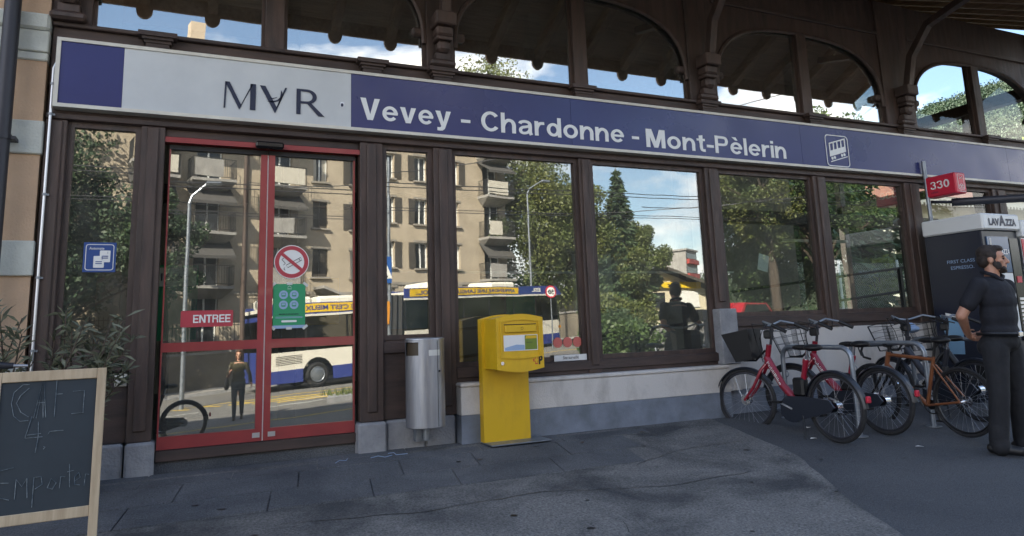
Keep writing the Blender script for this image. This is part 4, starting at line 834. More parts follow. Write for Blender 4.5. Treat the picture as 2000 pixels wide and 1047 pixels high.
def city_bike(name,label,loc,rz,solid,steer=0,frame='red_bike',group=None,lean_=0,basket_on=True):
    t=thing(name,label,'bicycle',loc,rz,group); t.rotation_euler=(lean_,0,rz); r=.325; wb=1.08; dx=Vector((-.12,0,0))
    wheel(t,0,r,hubr=.055,tyre_r=.020); fender(t,0,r,8,178,.032)
    hp=Vector((.815,0,.72)); ht=Vector((.765,0,.90)); bb=Vector((.44,0,.28))
    q=B(); q.tube([hp+Vector((0,0,.05)),Vector((.63,0,.49)),bb+Vector((.04,0,.08)),bb],[.036,.038,.04,.04],10); q.cyl(hp-(ht-hp)*.35,ht,.028); q.build('frame',frame,t,True)
    q=B(); q.tube([bb,(.31,0,.72)],.026,10); q.tube([(.31,0,.72),(.30,0,.76)],.03,10); q.build('seat_tube',frame,t,True)
    q=B(); q.tube([(.30,0,.74),(.272,0,.86)],.014,8); q.build('seat_post','chrome',t,True); saddle(t,.26,.875)
    for s_ in (-1,1): q=B(); q.tube([(.42,s_*.04,.34),(.2,s_*.062,.36),(0,s_*.064,r)],.014,8); q.build('chain_stay',frame,t,True)
    q=B(); P=[(.60,.21)]+[(.46+.15*math.cos(R(a)),.28+.13*math.sin(R(a))) for a in range(-30,-150,-20)]+[(.0,.285),(-.05,.33),(0,.395),(.30,.41),(.52,.40),(.60,.33)]
    q.prism(P,(0,.088,0),(1,0,0),(0,0,1),0,.018); q.build('chain_guard','fender',t)
    q=B(); q.bev(.33,.47,-.05,.05,.40,.58,b=.02); q.build('battery','black',t)
    for s_ in (-1,1):
        q=B(); ca=R(200 if s_<0 else 20); e=Vector((.45+.17*math.cos(ca),s_*.10,.28+.17*math.sin(ca))); q.tube([(.45,s_*.09,.28),e],.010,6); c=q.build('crank','alu',t,True)
        k=B(); k.bev(e.x-.045,e.x+.045,e.y+s_*.02-.035,e.y+s_*.02+.035,e.z-.012,e.z+.012,b=.004); k.build('pedal','black',c)
    # steering assembly turns about the head tube
    S=Vector((.84,0,0)); SW_=Vector((.96,0,0)) 
    def stp(q,name,mat,sm=True): o=q.build(name,mat,t,sm); o.rotation_euler=(0,0,steer); o.location=S-(Matrix.Rotation(steer,3,'Z')@SW_); return o
    w=wheel(t,wb,r,hubr=.05,tyre_r=.020); w.location=S+Matrix.Rotation(steer,3,'Z')@(Vector((wb,0,r))-S); w.rotation_euler=(0,0,steer)
    f=fender(t,wb,r,10,150,.032); f.location=w.location; f.rotation_euler=(0,0,steer)
    q=B()
    for s_ in (-1,1): q.tube([(.945,s_*.03,.70),(.99,s_*.06,.64),(1.09,s_*.06,.46),(1.20,s_*.062,r)],[.016,.017,.015,.012],8)
    stp(q,'fork',frame); q=B(); q.tube([(.885,0,.90),(.86,0,1.03),(.86,0,1.10)],.015,8); stp(q,'stem','pipe_dark')
    q=B(); q.tube([(.64,-.30,1.06),(.74,-.29,1.11),(.85,-.22,1.14),(.89,-.08,1.10),(.87,0,1.09),(.89,.08,1.10),(.85,.22,1.14),(.74,.29,1.11),(.64,.30,1.06)],.012,8); hb=stp(q,'handlebar','galv')
    for s_ in (-1,1):
        q=B(); q.cyl((.59,s_*.302,1.035),(.73,s_*.29,1.105),.019,n=10); q.build('grip','black',hb,True)
        q=B(); q.tube([(.79,s_*.26,1.11),(.81,s_*.30,1.08),(.70,s_*.33,1.05)],.007,6); q.build('brake_lever','pipe_dark',hb)
    for k in (-1,1): q=B(); q.tube([(.81,k*.25,1.10),(1.0,k*.16,1.12),(1.02,k*.05,.96),(.97,k*.03,.72)],.0045,5); q.build('brake_cable','black',hb)
    q=B(); q.bev(.86,.94,-.05,.05,.96,1.05,b=.015); stp(q,'display','black',False)
    if basket_on:
        bk=basket(t,1.12,.74,solid,h=.31); bk.location=S+Matrix.Rotation(steer,3,'Z')@(Vector((1.13,0,.74))-SW_); bk.rotation_euler=(0,R(10),steer)
        q=B(); q.tube([(.95,0,.84),(1.06,0,.735),(1.2,0,.735)],.012,6); stp(q,'basket_carrier','black')
    q=B(); q.box(.62,.78,.041,.043,.0,.0); 
    q=B(); q.bev(-.375,-.345,-.025,.025,.39,.45,b=.008); q.build('rear_light','red_sign',t)
    q=B(); q.tube([(.34,.07,.26),(.24,.17,.012)],.008,6); q.build('kickstand','black',t)
    if frame=='red_bike': lettering('PubliBike',(.785,.0385,.715),(-.58,0,-.815),(-.815,0,.58),.27,.032,'paper',t,.01)
    return t
G_='bicycles parked at the hoop stands'
def at_ground(x,y): return (x,y,gz(x,y)+.008)
# rear wheels toward the camera, front wheels at the wall
city_bike('red_bicycle','red share bicycle with solid black basket, first of the row by the letter box',at_ground(5.58,-1.53),R(91),True,R(22),group=G_,lean_=0)
city_bike('red_bicycle','red share bicycle with dark wire basket between two hoop stands',at_ground(6.28,-1.49),R(91),False,R(20),group=G_)
def race_bike(label,loc,rz):
    t=thing('racing_bicycle',label,'bicycle',loc,rz,G_); r=.335; wb=1.06
    wheel(t,0,r,tyre_r=.017,rimmat='black',hubr=.02); w=wheel(t,wb,r,tyre_r=.017,rimmat='black',hubr=.018)
    bb=Vector((.41,0,.27)); sc=Vector((.27,0,.76)); h0=Vector((.855,0,.66)); h1=Vector((.815,0,.80))
    for nm,a,b_,r0 in (('down_tube',bb,h0,.024),('seat_tube',bb,sc,.018),('top_tube',sc-Vector((-.005,0,.03)),h1-Vector((-.005,0,.03)),.019),('head_tube',h0-(h1-h0)*.15,h1,.024)):
        q=B(); q.tube([a,b_],r0,10); q.build(nm,'orange_bike',t,True)
    for s_ in (-1,1):
        q=B(); q.tube([bb+Vector((-.02,s_*.03,0)),(0,s_*.06,r)],.012,8); q.build('chain_stay','orange_bike',t,True); q=B(); q.tube([sc+Vector((.01,s_*.02,-.08)),(0,s_*.06,r)],.009,8); q.build('seat_stay','orange_bike',t,True)
        q=B(); q.tube([(.86,s_*.03,.64),(.93,s_*.05,.50),(wb,s_*.05,r)],[.016,.014,.010],8); q.build('fork_blade','black',t,True)
        q=B(); ca=R(250 if s_<0 else 70); e=Vector((.41+.17*math.cos(ca),s_*.08,.27+.17*math.sin(ca))); q.tube([(.41,s_*.07,.27),e],.010,6); c=q.build('crank','black',t,True); k=B(); k.bev(e.x-.04,e.x+.04,e.y+s_*.01-.03,e.y+s_*.01+.03,e.z-.008,e.z+.008,b=.003); k.build('pedal','black',c)
    q=B(); q.tube([sc,(.235,0,.90)],.014,8); q.build('seat_post','black',t,True); saddle(t,.23,.925)
    q=B(); q.tube([h1,(.80,0,.85),(.88,0,.87)],.015,8); q.build('stem','black',t,True)
    q=B()
    for s_ in (-1,1): q.tube([(.88,0,.87),(.88,s_*.16,.87),(.89,s_*.205,.87),(.955,s_*.21,.865),(.985,s_*.21,.81),(.955,s_*.215,.75),(.86,s_*.22,.73)],.013,8)
    hb=q.build('drop_handlebar','black',t,True)
    for s_ in (-1,1): q=B(); q.tube([(.97,s_*.21,.86),(1.01,s_*.21,.90),(1.015,s_*.21,.84),(.985,s_*.215,.76)],[.014,.016,.008,.005],6); q.build('brake_hood','black',hb,True)
    q=B(); q.torus((.41,-.055,.27),(0,1,0),.09,.006,26,5); q.cyl((.41,-.06,.27),(.41,-.05,.27),.05,n=14); q.build('chain_ring','black',t); q=B()
    q.tube([(.41,-.055,.36),(0,-.05,.37)],.004,4); q.tube([(.41,-.055,.18),(.03,-.05,.28)],.004,4); q.build('chain','pipe_dark',t); q=B(); q.cyl((0,-.05,r),(0,-.03,r),.05,n=16); q.build('cassette','pipe_dark',t)
    return t
race_bike('orange racing bicycle with black drop handlebar behind the standing man',at_ground(6.93,-1.86),R(86))
city_bike('dark_bicycle','dark city bicycle behind the orange racing bicycle',at_ground(7.75,-1.48),R(88),False,R(-8),'pipe_dark',G_)
city_bike('dark_bicycle','dark city bicycle nearest the vending machine with a bag in its basket',at_ground(8.35,-1.60),R(96),False,R(14),'black',G_)
bg_=blob('shopping_bag',[('e',(0,0,0),(.09,.11,.05)),('e',(.03,.02,.03),(.05,.07,.05))],'bag_blue',None,.012,4); bg_.location=(8.20,-.44,.86); tag(bg_,'pale blue plastic bag in the bicycle basket','bag')
# ================================================================== numbered pole
PO=thing('numbered_pole_sign','red box sign numbered 330 on a thin pole beside the coffee machine','sign',(9.22,-.19,0)); q=B(); q.cyl((0,0,0),(0,0,3.12),.026,n=14); q.build('pole','galv',PO,True)
bx('box','red_sign',PO,-.02,.20,-.42,.03,2.60,2.88,b=.015); grotesk('330',(-.0215,-.07,2.70),*SIDE,.27,.105,'paper',PO,name='numeral'); lettering('vélos',(-.021,-.07,2.645),*SIDE,.10,.028,'navy',PO)
q=B(); ring2d(q,rrect(.03,.155,2.65,2.86,.02),rrect(.036,.149,2.656,2.854,.016),(0,-.421,0),*FRONT,0,.002); q.build('icon_frame','paper',PO)
q=B(); q.torus((.068,-.423,2.69),(0,1,0),.022,.003,16,4); q.torus((.12,-.423,2.69),(0,1,0),.022,.003,16,4); q.tube([(.068,-.423,2.69),(.085,-.423,2.725),(.112,-.423,2.725),(.12,-.423,2.69)],.003,4); q.tube([(.062,-.423,2.83),(.093,-.423,2.80),(.122,-.423,2.83),(.122,-.423,2.79),(.093,-.423,2.81),(.062,-.423,2.79)],.003,4); q.build('bicycle_icon','paper',PO)
lettering('velopass',(.035,-.422,2.615),*FRONT,.13,.022,'paper',PO)
# ================================================================== vending machines
VM=thing('coffee_vending_machine','dark blue coffee vending machine with white LAVAZZA header behind the man','vending machine',(8.98,-1.0,gz(9,-.6)))
bx('cabinet','vend_navy',VM,0,.72,.02,.78,.06,2.08,b=.012); bx('base','black',VM,.03,.69,.05,.75,0,.06)
bx('header','vend_white',VM,-.015,.735,-.03,.79,2.082,2.29,b=.02); lettering('LAV',(.10,-.032,2.14),*FRONT,.21,.085,'navy',VM,.05); lettering('A',(.305,-.032,2.14),*FRONT,.13,.125,'navy',VM,.05); lettering('ZZA',(.435,-.032,2.14),*FRONT,.21,.085,'navy',VM,.05)
lettering('FIRST CLASS',(-.001,.50,1.70),*SIDE,.36,.04,'poster_blue',VM,.004); lettering('ESPRESSO.',(-.001,.46,1.62),*SIDE,.30,.04,'poster_blue',VM,.004)
q=B(); q.prism([(.20,.55),(.50,.55),(.56,.98),(.10,.98),(.15,.8)],(0,.78,0),(0,-1,0),(0,0,1),0,0.002); 
q2=B(); q2.add([(-.002,.70,1.05),(-.002,.40,.98),(-.002,.43,.55),(-.002,.62,.55)],[(0,1,2,3)]); q2.build('cup_picture','cup',VM)
q2=B(); q2.add([(-.0025,.62,1.075),(-.0025,.38,1.02),(-.0025,.38,.99),(-.0025,.62,1.04)],[(0,1,2,3)]); q2.build('cup_band','paper',VM)
bx('display_window','vend_screen',VM,.08,.50,.006,.02,1.55,2.0); lettering('LAVAZZA',(.22,.004,1.78),*FRONT,.27,.06,'paper',VM,.03); q=B(); q.prism([(.12,1.98),(.155,1.98),(.15,1.86),(.165,1.62),(.11,1.62),(.13,1.86)],(0,.005,0),*FRONT,0,.002); q.build('tower_picture','tape',VM)
bx('white_panel','vend_white',VM,.08,.50,.008,.02,.75,1.54); bx('control_panel','black_gloss',VM,.52,.69,.004,.02,.7,1.98); bx('card_reader','red_sign',VM,.56,.65,-.004,.004,1.42,1.50)
for i in range(9): bx('selection_button','alu',VM,.55,.67,-.003,.004,.80+i*.05,.832+i*.05)
V2=thing('snack_vending_machine','grey vending machine with a red stripe at the edge of the view','vending machine',(9.74,-1.02,gz(9.7,-.6))); bx('cabinet','alu',V2,0,.8,.02,.78,.05,2.0,b=.01); bx('base','black',V2,.03,.77,.05,.75,0,.05); bx('header','vend_white',V2,-.01,.81,-.02,.78,2.001,2.22,b=.015); bx('front_glass','pane_dark',V2,.06,.55,.01,.02,.5,1.9); bx('red_stripe','red_sign',V2,.0,.05,.012,.02,1.0,1.98)
for i in range(9): bx('price_strip','tape',V2,.06,.55,.004,.01,.6+i*.14,.635+i*.14)
AW=thing('rolled_awning','dark rolled awning tube reaching out above the vending machines','awning',(0,0,0)); q=B(); q.cyl((9.62,-.25,2.55),(10.45,-1.25,2.50),.055,n=14); q.build('roll','pipe_dark',AW,True); q=B(); q.cyl((9.4,-.10,2.57),(9.65,-.28,2.55),.022,n=10); q.build('arm','pipe_dark',AW)
# ================================================================== vegetation helpers
def leaf_cloud(rnd, centers, per, size, flat=.0, droop=0.):
    n=len(centers)*per; C=np.repeat(np.array([c[:3] for c in centers]),per,0); Rr=np.repeat(np.array([c[3] for c in centers]),per)
    g=rnd.normal(size=(n,3)); g/=np.linalg.norm(g,axis=1)[:,None]; rad=rnd.random(n)**.45
    g[:,2]*=(1-flat); P=C+g*(Rr*rad)[:,None]
    a=rnd.normal(size=(n,3)); a/=np.linalg.norm(a,axis=1)[:,None]; b=np.cross(a,rnd.normal(size=(n,3))); b/=np.linalg.norm(b,axis=1)[:,None]
    s=size*rnd.uniform(.6,1.4,n)[:,None]; a[:,2]-=droop
    return np.stack([P-a*s,P+b*s*.6,P+a*s,P-b*s*.6],1)
def tree(name,label,loc,h,cr,seed,mat,nc=60,per=160,size=.10,trunk=.3,base=.3,group=None,shape=1.):
    rnd=np.random.RandomState(seed); t=thing(name,label,'tree',loc,0,group); tb=B(); z0=h*base
    tb.tube([(0,0,-.3),(rnd.uniform(-.1,.1),rnd.uniform(-.1,.1),z0),(rnd.uniform(-.3,.3),rnd.uniform(-.3,.3),h*.8)],[trunk,trunk*.75,trunk*.15],8)
    cs=[]
    for i in range(nc):
        while True:
            p=rnd.uniform(-1,1,3)
            if .12<(p**2).sum()<1: break
        zz=p[2]; wid=cr*(1-.35*max(0,zz)*shape)*(1+.25*math.sin(seed+i*2.1)); c=(p[0]*wid,p[1]*wid,z0+(h-z0)*(.5+.5*zz)); cs.append((*c,cr*rnd.uniform(.20,.36)))
        if i%3==0: zb=max(z0*.7,c[2]-cr*.6); tb.tube([(0,0,zb*.8),(c[0]*.5,c[1]*.5,(zb+c[2])/2),c],[trunk*.35,trunk*.2,.02],5)
    tb.build('trunk','bark',t); B().quads(leaf_cloud(rnd,cs,int(per*2.2),size*.62)).build('crown',mat,t); return t
def conifer(label,loc,h,r,seed,mat='conifer_leaf',group=None,dens=1.,lo=.12):
    rnd=np.random.RandomState(seed); t=thing('conifer_tree',label,'tree',loc,0,group); tb=B(); tb.tube([(0,0,-.3),(0,0,h)],[h*.02,.02],7); Q=[]
    z=h*lo
    while z<h*.98:
        f=(1-(z/h)); n=int(6+5*f); L0=r*(f**.8)*rnd.uniform(.85,1.1)+.1
        for i in range(n):
            a=2*math.pi*i/n+rnd.uniform(0,1); L1=L0*rnd.uniform(.7,1.12); d=np.array([math.cos(a),math.sin(a),-.18]); 
            tb.tube([(0,0,z),(d[0]*L1*.6,d[1]*L1*.6,z-.02*L1),(d[0]*L1,d[1]*L1,z-.22*L1)],[.03*f+.008,.012,.004],3)
            m=int(46*dens*L1/r*2+10); ff=rnd.random(m)**.7; c=np.stack([d[0]*L1*ff,d[1]*L1*ff,z-.22*L1*ff**2],1)+rnd.normal(size=(m,3))*[.09*L1,.09*L1,.05]
            u=np.array([d[0],d[1],-.5])+rnd.normal(size=(m,3))*.55; u/=np.linalg.norm(u,axis=1)[:,None]; w=np.cross(u,rnd.normal(size=(m,3))); w/=np.linalg.norm(w,axis=1)[:,None]
            s=(.09+.05*r*.3)*rnd.uniform(.7,1.5,m)[:,None]; Q.append(np.stack([c-u*s*1.5,c+w*s*.45,c+u*s*1.5,c-w*s*.45],1))
        z+=h*.028*rnd.uniform(.8,1.2)
    tb.build('trunk','bark',t); B().quads(np.concatenate(Q)).build('crown',mat,t); return t
def bush(label,loc,r,h,seed,mat,per=220,size=.07):
    rnd=np.random.RandomState(seed); t=thing('shrub',label,'shrub',loc); cs=[(*(rnd.uniform(-1,1,2)*r*.65),h*rnd.uniform(.25,.8),r*rnd.uniform(.3,.45)) for _ in range(16)]; tb=B()
    for c in cs[:8]: tb.tube([(c[0]*.2,c[1]*.2,0),c[:3]],[.03,.01],5)
    tb.build('stems','bark',t); B().quads(leaf_cloud(rnd,cs,per,size)).build('foliage',mat,t); return t
def G3(x,y): return (x,y,gz(x,y))
# ================================================================== apartment house across the street
APr=math.atan2(DS.y,DS.x); ap0=st(0,22)
AP=thing('apartment_house','beige stucco apartment house with balconies across the street, seen mirrored in the glass','building',(ap0[0],ap0[1],0),APr)
ops=[]; flo=[1.45,4.08,6.70,9.32,11.95]
bal_s=[.6,3.2,6.8,20.5]; win_s=[9.03,11.2,13.1,15.3,17.6]
for k,z in enumerate(flo):
    for s in bal_s: ops.append((s-.6,s+.6,z+.05,z+2.2,'d',k))
    for s in win_s: ops.append((s-.42,s+.42,z+.65,z+2.15,'w',k))
def wall_with_openings(x0,x1,z0,z1,ops,depth,name,mat,parent,y=0.):
    xs=sorted({x0,x1,*[o[0] for o in ops],*[o[1] for o in ops]}); zs=sorted({z0,z1,*[o[2] for o in ops],*[o[3] for o in ops]}); b=B()
    for i in range(len(xs)-1):
        for j in range(len(zs)-1):
            xm=(xs[i]+xs[i+1])/2; zm=(zs[j]+zs[j+1])/2
            if any(o[0]<xm<o[1] and o[2]<zm<o[3] for o in ops): continue
            b.add([(xs[i],y,zs[j]),(xs[i+1],y,zs[j]),(xs[i+1],y,zs[j+1]),(xs[i],y,zs[j+1])],[(3,2,1,0)])
    for o in ops:
        a,c,e,f=o[:4]; d=y-depth
        b.add([(a,y,e),(c,y,e),(c,y,f),(a,y,f),(a,d,e),(c,d,e),(c,d,f),(a,d,f)],[(0,1,5,4),(2,3,7,6),(0,4,7,3),(1,2,6,5)])
    return b.build(name,mat,parent)
wall_with_openings(-12,21.65,-1.5,14.3,ops,.25,'wall','stucco',AP)
b=B(); b.add([(21.65,0,-1.5),(21.65,-12,-1.5),(21.65,-12,14.3),(21.65,0,14.3),(-12,0,-1.5),(-12,-12,-1.5),(-12,-12,14.3),(-12,0,14.3)],[(0,1,2,3),(7,6,5,4),(1,5,6,2)]); b.build('side_wall','stucco',AP)
b=B(); b.add([(-12.6,.7,14.25),(22.3,.7,14.25),(22.3,-12.6,14.25),(-12.6,-12.6,14.25),(-6,-6,16.8),(16,-6,16.8)],[(3,2,1,0),(0,1,5,4),(1,2,5),(2,3,4,5),(3,0,4)]); rfa=b.build('roof','rooftile',AP)
bx('chimney','stucco',rfa,3.0,3.8,-5,-4.2,15.8,18.9); bx('chimney','stucco',rfa,9.2,10,-7,-6.2,15.8,17.8)
bx('string_course','stucco_trim',AP,-12,21.65,0,.06,3.75,3.92); bx('cornice','stucco_trim',AP,-12,21.65,0,.3,14.05,14.25)
rs=random.Random(11)
for (a,c,e,f,kd,k) in ops:
    w=bx('door_pane' if kd=='d' else 'window_pane','pane_dark',AP,a,c,-.27,-.25,e,f)
    q=B(); m=(a+c)/2; q.box(a,a+.06,-.25,-.2,e,f); q.box(c-.06,c,-.25,-.2,e,f); q.box(m-.04,m+.04,-.25,-.2,e,f); q.box(a,c,-.25,-.2,f-.06,f); q.build('casement','sign_white',w)
    if kd=='w':
        bx('sill','stucco_trim',w,a-.12,c+.12,-.05,.14,e-.10,e); bx('surround','stucco_trim',w,a-.1,c+.1,.001,.05,f,f+.13)
        st_n=rs.choice(['open','open','closed','none']) if not (abs(a+.42-9.03)<.1 and k==1) else 'closed'
        if st_n=='open':
            for sx,x in ((0,a-.44),(1,c+.02)):
                q=B(); q.box(x,x+.42,.01,.05,e,f); [q.box(x+.04,x+.38,.05,.062,e+.08+i*.1,e+.14+i*.1) for i in range(14)]; q.build('shutter','shutter',w)
        elif st_n=='closed':
            for x in (a+.01,m+.01):
                q=B(); q.box(x,x+.39,-.12,-.09,e,f); [q.box(x+.04,x+.35,-.09,-.078,e+.08+i*.1,e+.14+i*.1) for i in range(14)]; q.build('shutter','shutter',w)
        else: bx('curtain','curtain',w,a+.06,a+.26,-.249,-.24,e+.04,f-.06); bx('curtain','curtain',w,c-.26,c-.06,-.249,-.24,e+.04,f-.06)
for k,z in enumerate(flo):
    if k==0: continue
    for s in bal_s:
        hw=1.05; dp=1.15
        q=B(); q.add([(s-hw,0,z-.12),(s+hw,0,z-.12),(s+hw,dp,z-.12),(s-hw,dp,z-.12),(s-hw,0,z+.02),(s+hw,0,z+.02),(s+hw,dp,z+.02),(s-hw,dp,z+.02),(s-hw*.7,0,z-.55),(s+hw*.7,0,z-.55)],[(4,5,6,7)[::-1],(0,3,7,4),(1,5,6,2),(3,2,6,7)[::-1],(8,9,2,3),(8,3,0),(9,1,2),(0,1,9,8)]); bl=q.build('balcony','concrete',AP)
        q=B(); 
        for zz in (.12,1.0): q.tube([(s-hw+.03,.02,z+zz),(s-hw+.03,dp-.03,z+zz),(s+hw-.03,dp-.03,z+zz),(s+hw-.03,.02,z+zz)],.02,4)
        for i in range(19): x=s-hw+.03+(2*hw-.06)*i/18; q.box(x-.009,x+.009,dp-.04,dp-.022,z+.1,z+1.0)
        for i in range(8):
            for sx in (-1,1): x=s+sx*(hw-.03); y=.1+i*.13; q.box(x-.009,x+.009,y-.009,y+.009,z+.1,z+1.0)
        q.build('railing','iron',bl)
        if rs.random()<.75: q=B(); d2=rs.uniform(1.0,1.35); z2=rs.uniform(.75,1.05); q.add([(s-hw,.03,z+2.35),(s+hw,.03,z+2.35),(s+hw,d2,z+2.35-z2),(s-hw,d2,z+2.35-z2),(s+hw,d2,z+2.2-z2),(s-hw,d2,z+2.2-z2),(s-hw,.03,z+2.30),(s+hw,.03,z+2.30)],[(0,1,2,3),(3,2,4,5),(0,3,6),(1,7,2)]); q.build('awning','awning',bl)
        if rs.random()<.5: bx('balcony_screen','concrete' if rs.random()<.4 else 'curtain',bl,s-hw+.1,s+rs.uniform(0,hw-.1),dp-.02,dp-.01,z+.12,z+.95)
q=B(); q.cyl((5.09,.08,-1),(5.09,.08,14.1),.06,n=8); q.build('downpipe','mast_brown',AP)
q=B(); q.add([(8.6,.1,4.0),(8.6,1.6,4.0),(13,1.6,2.2),(13,.1,2.2),(8.6,.1,4.15),(8.6,1.6,4.15),(13,1.6,2.35),(13,.1,2.35)],[(4,5,6,7),(3,2,1,0),(1,2,6,5),(0,1,5,4)]); q.build('porch_roof','concrete',AP)
# retaining wall with iron fence
RW=thing('retaining_wall','rough stone retaining wall below the apartment house across the street','wall',(st(0,18.4)[0],st(0,18.4)[1],0),APr)
q=B(); vs=[]; N=30
for i in range(N+1):
    s=-25+50*i/N; z=st(s,18.4)[2]; top=z+1.55+.02*math.sin(i*1.7)
    for (yy,zz) in ((.18,z-.3),(.12,top),(-.35,top)): vs.append((s,yy,zz))
q.add(vs,[(3*i+k,3*i+k+1,3*i+k+4,3*i+k+3) for i in range(N) for k in range(2)]); q.build('masonry','stone_wall',RW)
q=B(); vs=[]
for i in range(N+1):
    s=-25+50*i/N; z=st(s,18.4)[2]+1.55
    for (yy,zz) in ((.17,z+.02),(.17,z+.12),(-.4,z+.12)): vs.append((s,yy,zz))
q.add(vs,[(3*i+k,3*i+k+1,3*i+k+4,3*i+k+3) for i in range(N) for k in range(2)]); q.build('coping','concrete',RW)
FE=thing('iron_fence','iron bar fence on top of the stone retaining wall','fence',(st(0,18.4)[0],st(0,18.4)[1],0),APr)
q=B()
for i in range(150): s=-2+i*.16; z=st(s,18.4)[2]+1.66; q.box(s-.012,s+.012,-.06,-.036,z,z+1.25)
tag(q.build('fence_bars','iron',FE),kind='stuff')
for zz in (.15,1.1): q=B(); q.tube([(-2+24*i/12,-.03,st(-2+24*i/12,18.4)[2]+1.66+zz) for i in range(13)],.02,4); q.build('fence_rail','iron',FE)
# ================================================================== trolleybus
BUS=thing('trolleybus','white and blue articulated trolleybus with yellow roof-edge advert, mirrored in the glass','bus',(2.3,-22.2,gz(2.3,-22.2)+.012),0)
def bus_section(x0,L,hd,zoff,front,slope):
    """section from x0 (local, along +x) turned by hd about its rear end"""
    def fin(o): o.location=(x0[0],x0[1],zoff); o.rotation_euler=(0,-slope,hd); return o
    W_=1.25; axles=(2.1,) if not front else (1.9,7.6)
    for s_,nm in ((1,'side_panel'),(-1,'side_panel')):
        q=B(); P=[(0,.75)]; 
        for ax in axles: P+=[(ax+.58*math.cos(R(a)),.55+.58*math.sin(R(a))) for a in range(160,19,-20)]
        P+=[(L,.75),(L,1.42),(0,1.42)]; q.prism(P,(0,s_*W_,0),(1,0,0),(0,0,1),-.02,.02); fin(q.build(nm,'bus_white',BUS))
        q=B(); edges=[0]+[v for ax in axles for v in (ax-.58,ax+.58)]+[L]
        for a,c in zip(edges[::2],edges[1::2]): q.box(a,c,s_*W_-.03,s_*W_+.03,.28,.752)
        fin(q.build('skirt','bus_blue',BUS))
        q=B(); q.box(.05,L-.05,s_*(W_-.01)-.012,s_*(W_-.01)+.012,1.42,2.68); fin(q.build('window_band','bus_glass',BUS))
        q=B(); n=max(2,int(L/1.5))
        for i in range(n+1): x=.05+(L-.1)*i/n; q.box(x-.035,x+.035,s_*W_-.015,s_*W_+.015,1.42,2.68)
        fin(q.build('window_pillars','black',BUS))
        q=B(); q.box(0,L,s_*W_-.03,s_*W_+.03,2.68,2.76); fin(q.build('cant_rail','bus_white',BUS)); q=B(); q.box(0,L,s_*W_-.028,s_*W_+.028,2.761,3.16); fin(q.build('roof_fairing','bus_blue',BUS))
    q=B(); q.box(.02,L-.02,-W_+.03,W_-.03,2.9,3.02); fin(q.build('roof','bus_white',BUS)); q=B(); q.box(.05,L-.05,-W_+.04,W_-.04,.34,.40); fin(q.build('floor','black',BUS))
    for x in (L*.25,L*.65): q=B(); q.bev(x-.9,x+.9,-.8,.8,3.02,3.42,b=.1); fin(q.build('roof_unit','bus_white',BUS))
    for ax in axles:
        for s_ in (1,-1):
            q=B(); q.torus((0,0,0),(0,1,0),.36,.12,28,8); q.cyl((0,-.1,0),(0,.1,0),.36,n=24); w=q.build('wheel','rubber',BUS,True); rm=Matrix.Rotation(hd,3,'Z')@Matrix.Rotation(-slope,3,'Y'); w.location=Vector((x0[0],x0[1],zoff))+rm@Vector((ax,s_*1.08,.48)); w.rotation_euler=(0,-slope,hd)
            q=B(); q.cyl((0,s_*.11,0),(0,s_*.14,0),.27,.2,n=20); q.torus((0,s_*.12,0),(0,1,0),.26,.02,24,6); q.build('rim','galv',w,True)
    for i in range(5): q=B(); 
    q=B(); [q.box(.5,1.5,W_+.02,W_+.026,.95+i*.06,.975+i*.06) for i in range(6)]; (fin(q.build('grille','bellows',BUS)) if not front else None)
    if front:
        q=B(); q.add([(L,-W_,.3),(L,W_,.3),(L+.25,W_*.9,.35),(L+.25,-W_*.9,.35),(L,-W_,1.3),(L,W_,1.3),(L+.32,W_*.9,1.3),(L+.32,-W_*.9,1.3)],[(0,1,2,3)[::-1],(1,5,6,2)[::-1],(2,6,7,3)[::-1],(3,7,4,0)[::-1],(4,5,6,7)]); fin(q.build('front_bumper','bus_white',BUS))
        q=B(); q.add([(L,-W_,1.31),(L,W_,1.31),(L+.32,W_*.9,1.31),(L+.32,-W_*.9,1.31),(L,-W_,2.7),(L,W_,2.7),(L+.1,W_*.9,2.7),(L+.1,-W_*.9,2.7)],[(1,5,6,2)[::-1],(2,6,7,3)[::-1],(3,7,4,0)[::-1]]); fin(q.build('windscreen','bus_glass',BUS))
        q=B(); q.add([(L-.4,W_+.03,3.16),(L,W_+.03,3.16),(L+.45,W_+.03,2.72),(L,W_+.03,2.70),(L-.4,-W_-.03,3.16),(L,-W_-.03,3.16),(L+.45,-W_-.03,2.72),(L,-W_-.03,2.70)],[(0,1,2,3),(7,6,5,4),(0,4,5,1),(1,5,6,2),(2,6,7,3)]); fin(q.build('front_fairing','bus_blue',BUS))
        q=B(); q.bev(L-.1,L+.2,W_,W_+.02,1.0,1.12,b=.005); fin(q.build('side_marker','orange_sign',BUS))
    else:
        q=B(); q.box(-.04,0,-W_,W_,.35,2.76); fin(q.build('rear_panel','bus_blue',BUS)); q=B(); q.box(-.05,-.041,-1.0,1.0,1.5,2.6); fin(q.build('rear_window','bus_glass',BUS))
    return fin
hd1=math.atan2(-.225,.974)*.9; L1=5.0; slp=math.atan(.044)
f1=bus_section((0,0),L1,hd1,0,False,slp)
c1=Vector((math.cos(hd1)*L1*math.cos(slp),math.sin(hd1)*L1*math.cos(slp),L1*math.sin(slp)))
hd2=R(-24); g2=.55; x2=(c1.x+math.cos((hd1+hd2)/2)*g2,c1.y+math.sin((hd1+hd2)/2)*g2); zo2=c1.z+.04
f2=bus_section(x2,10.2,hd2,zo2,True,R(1.7))
q=B()
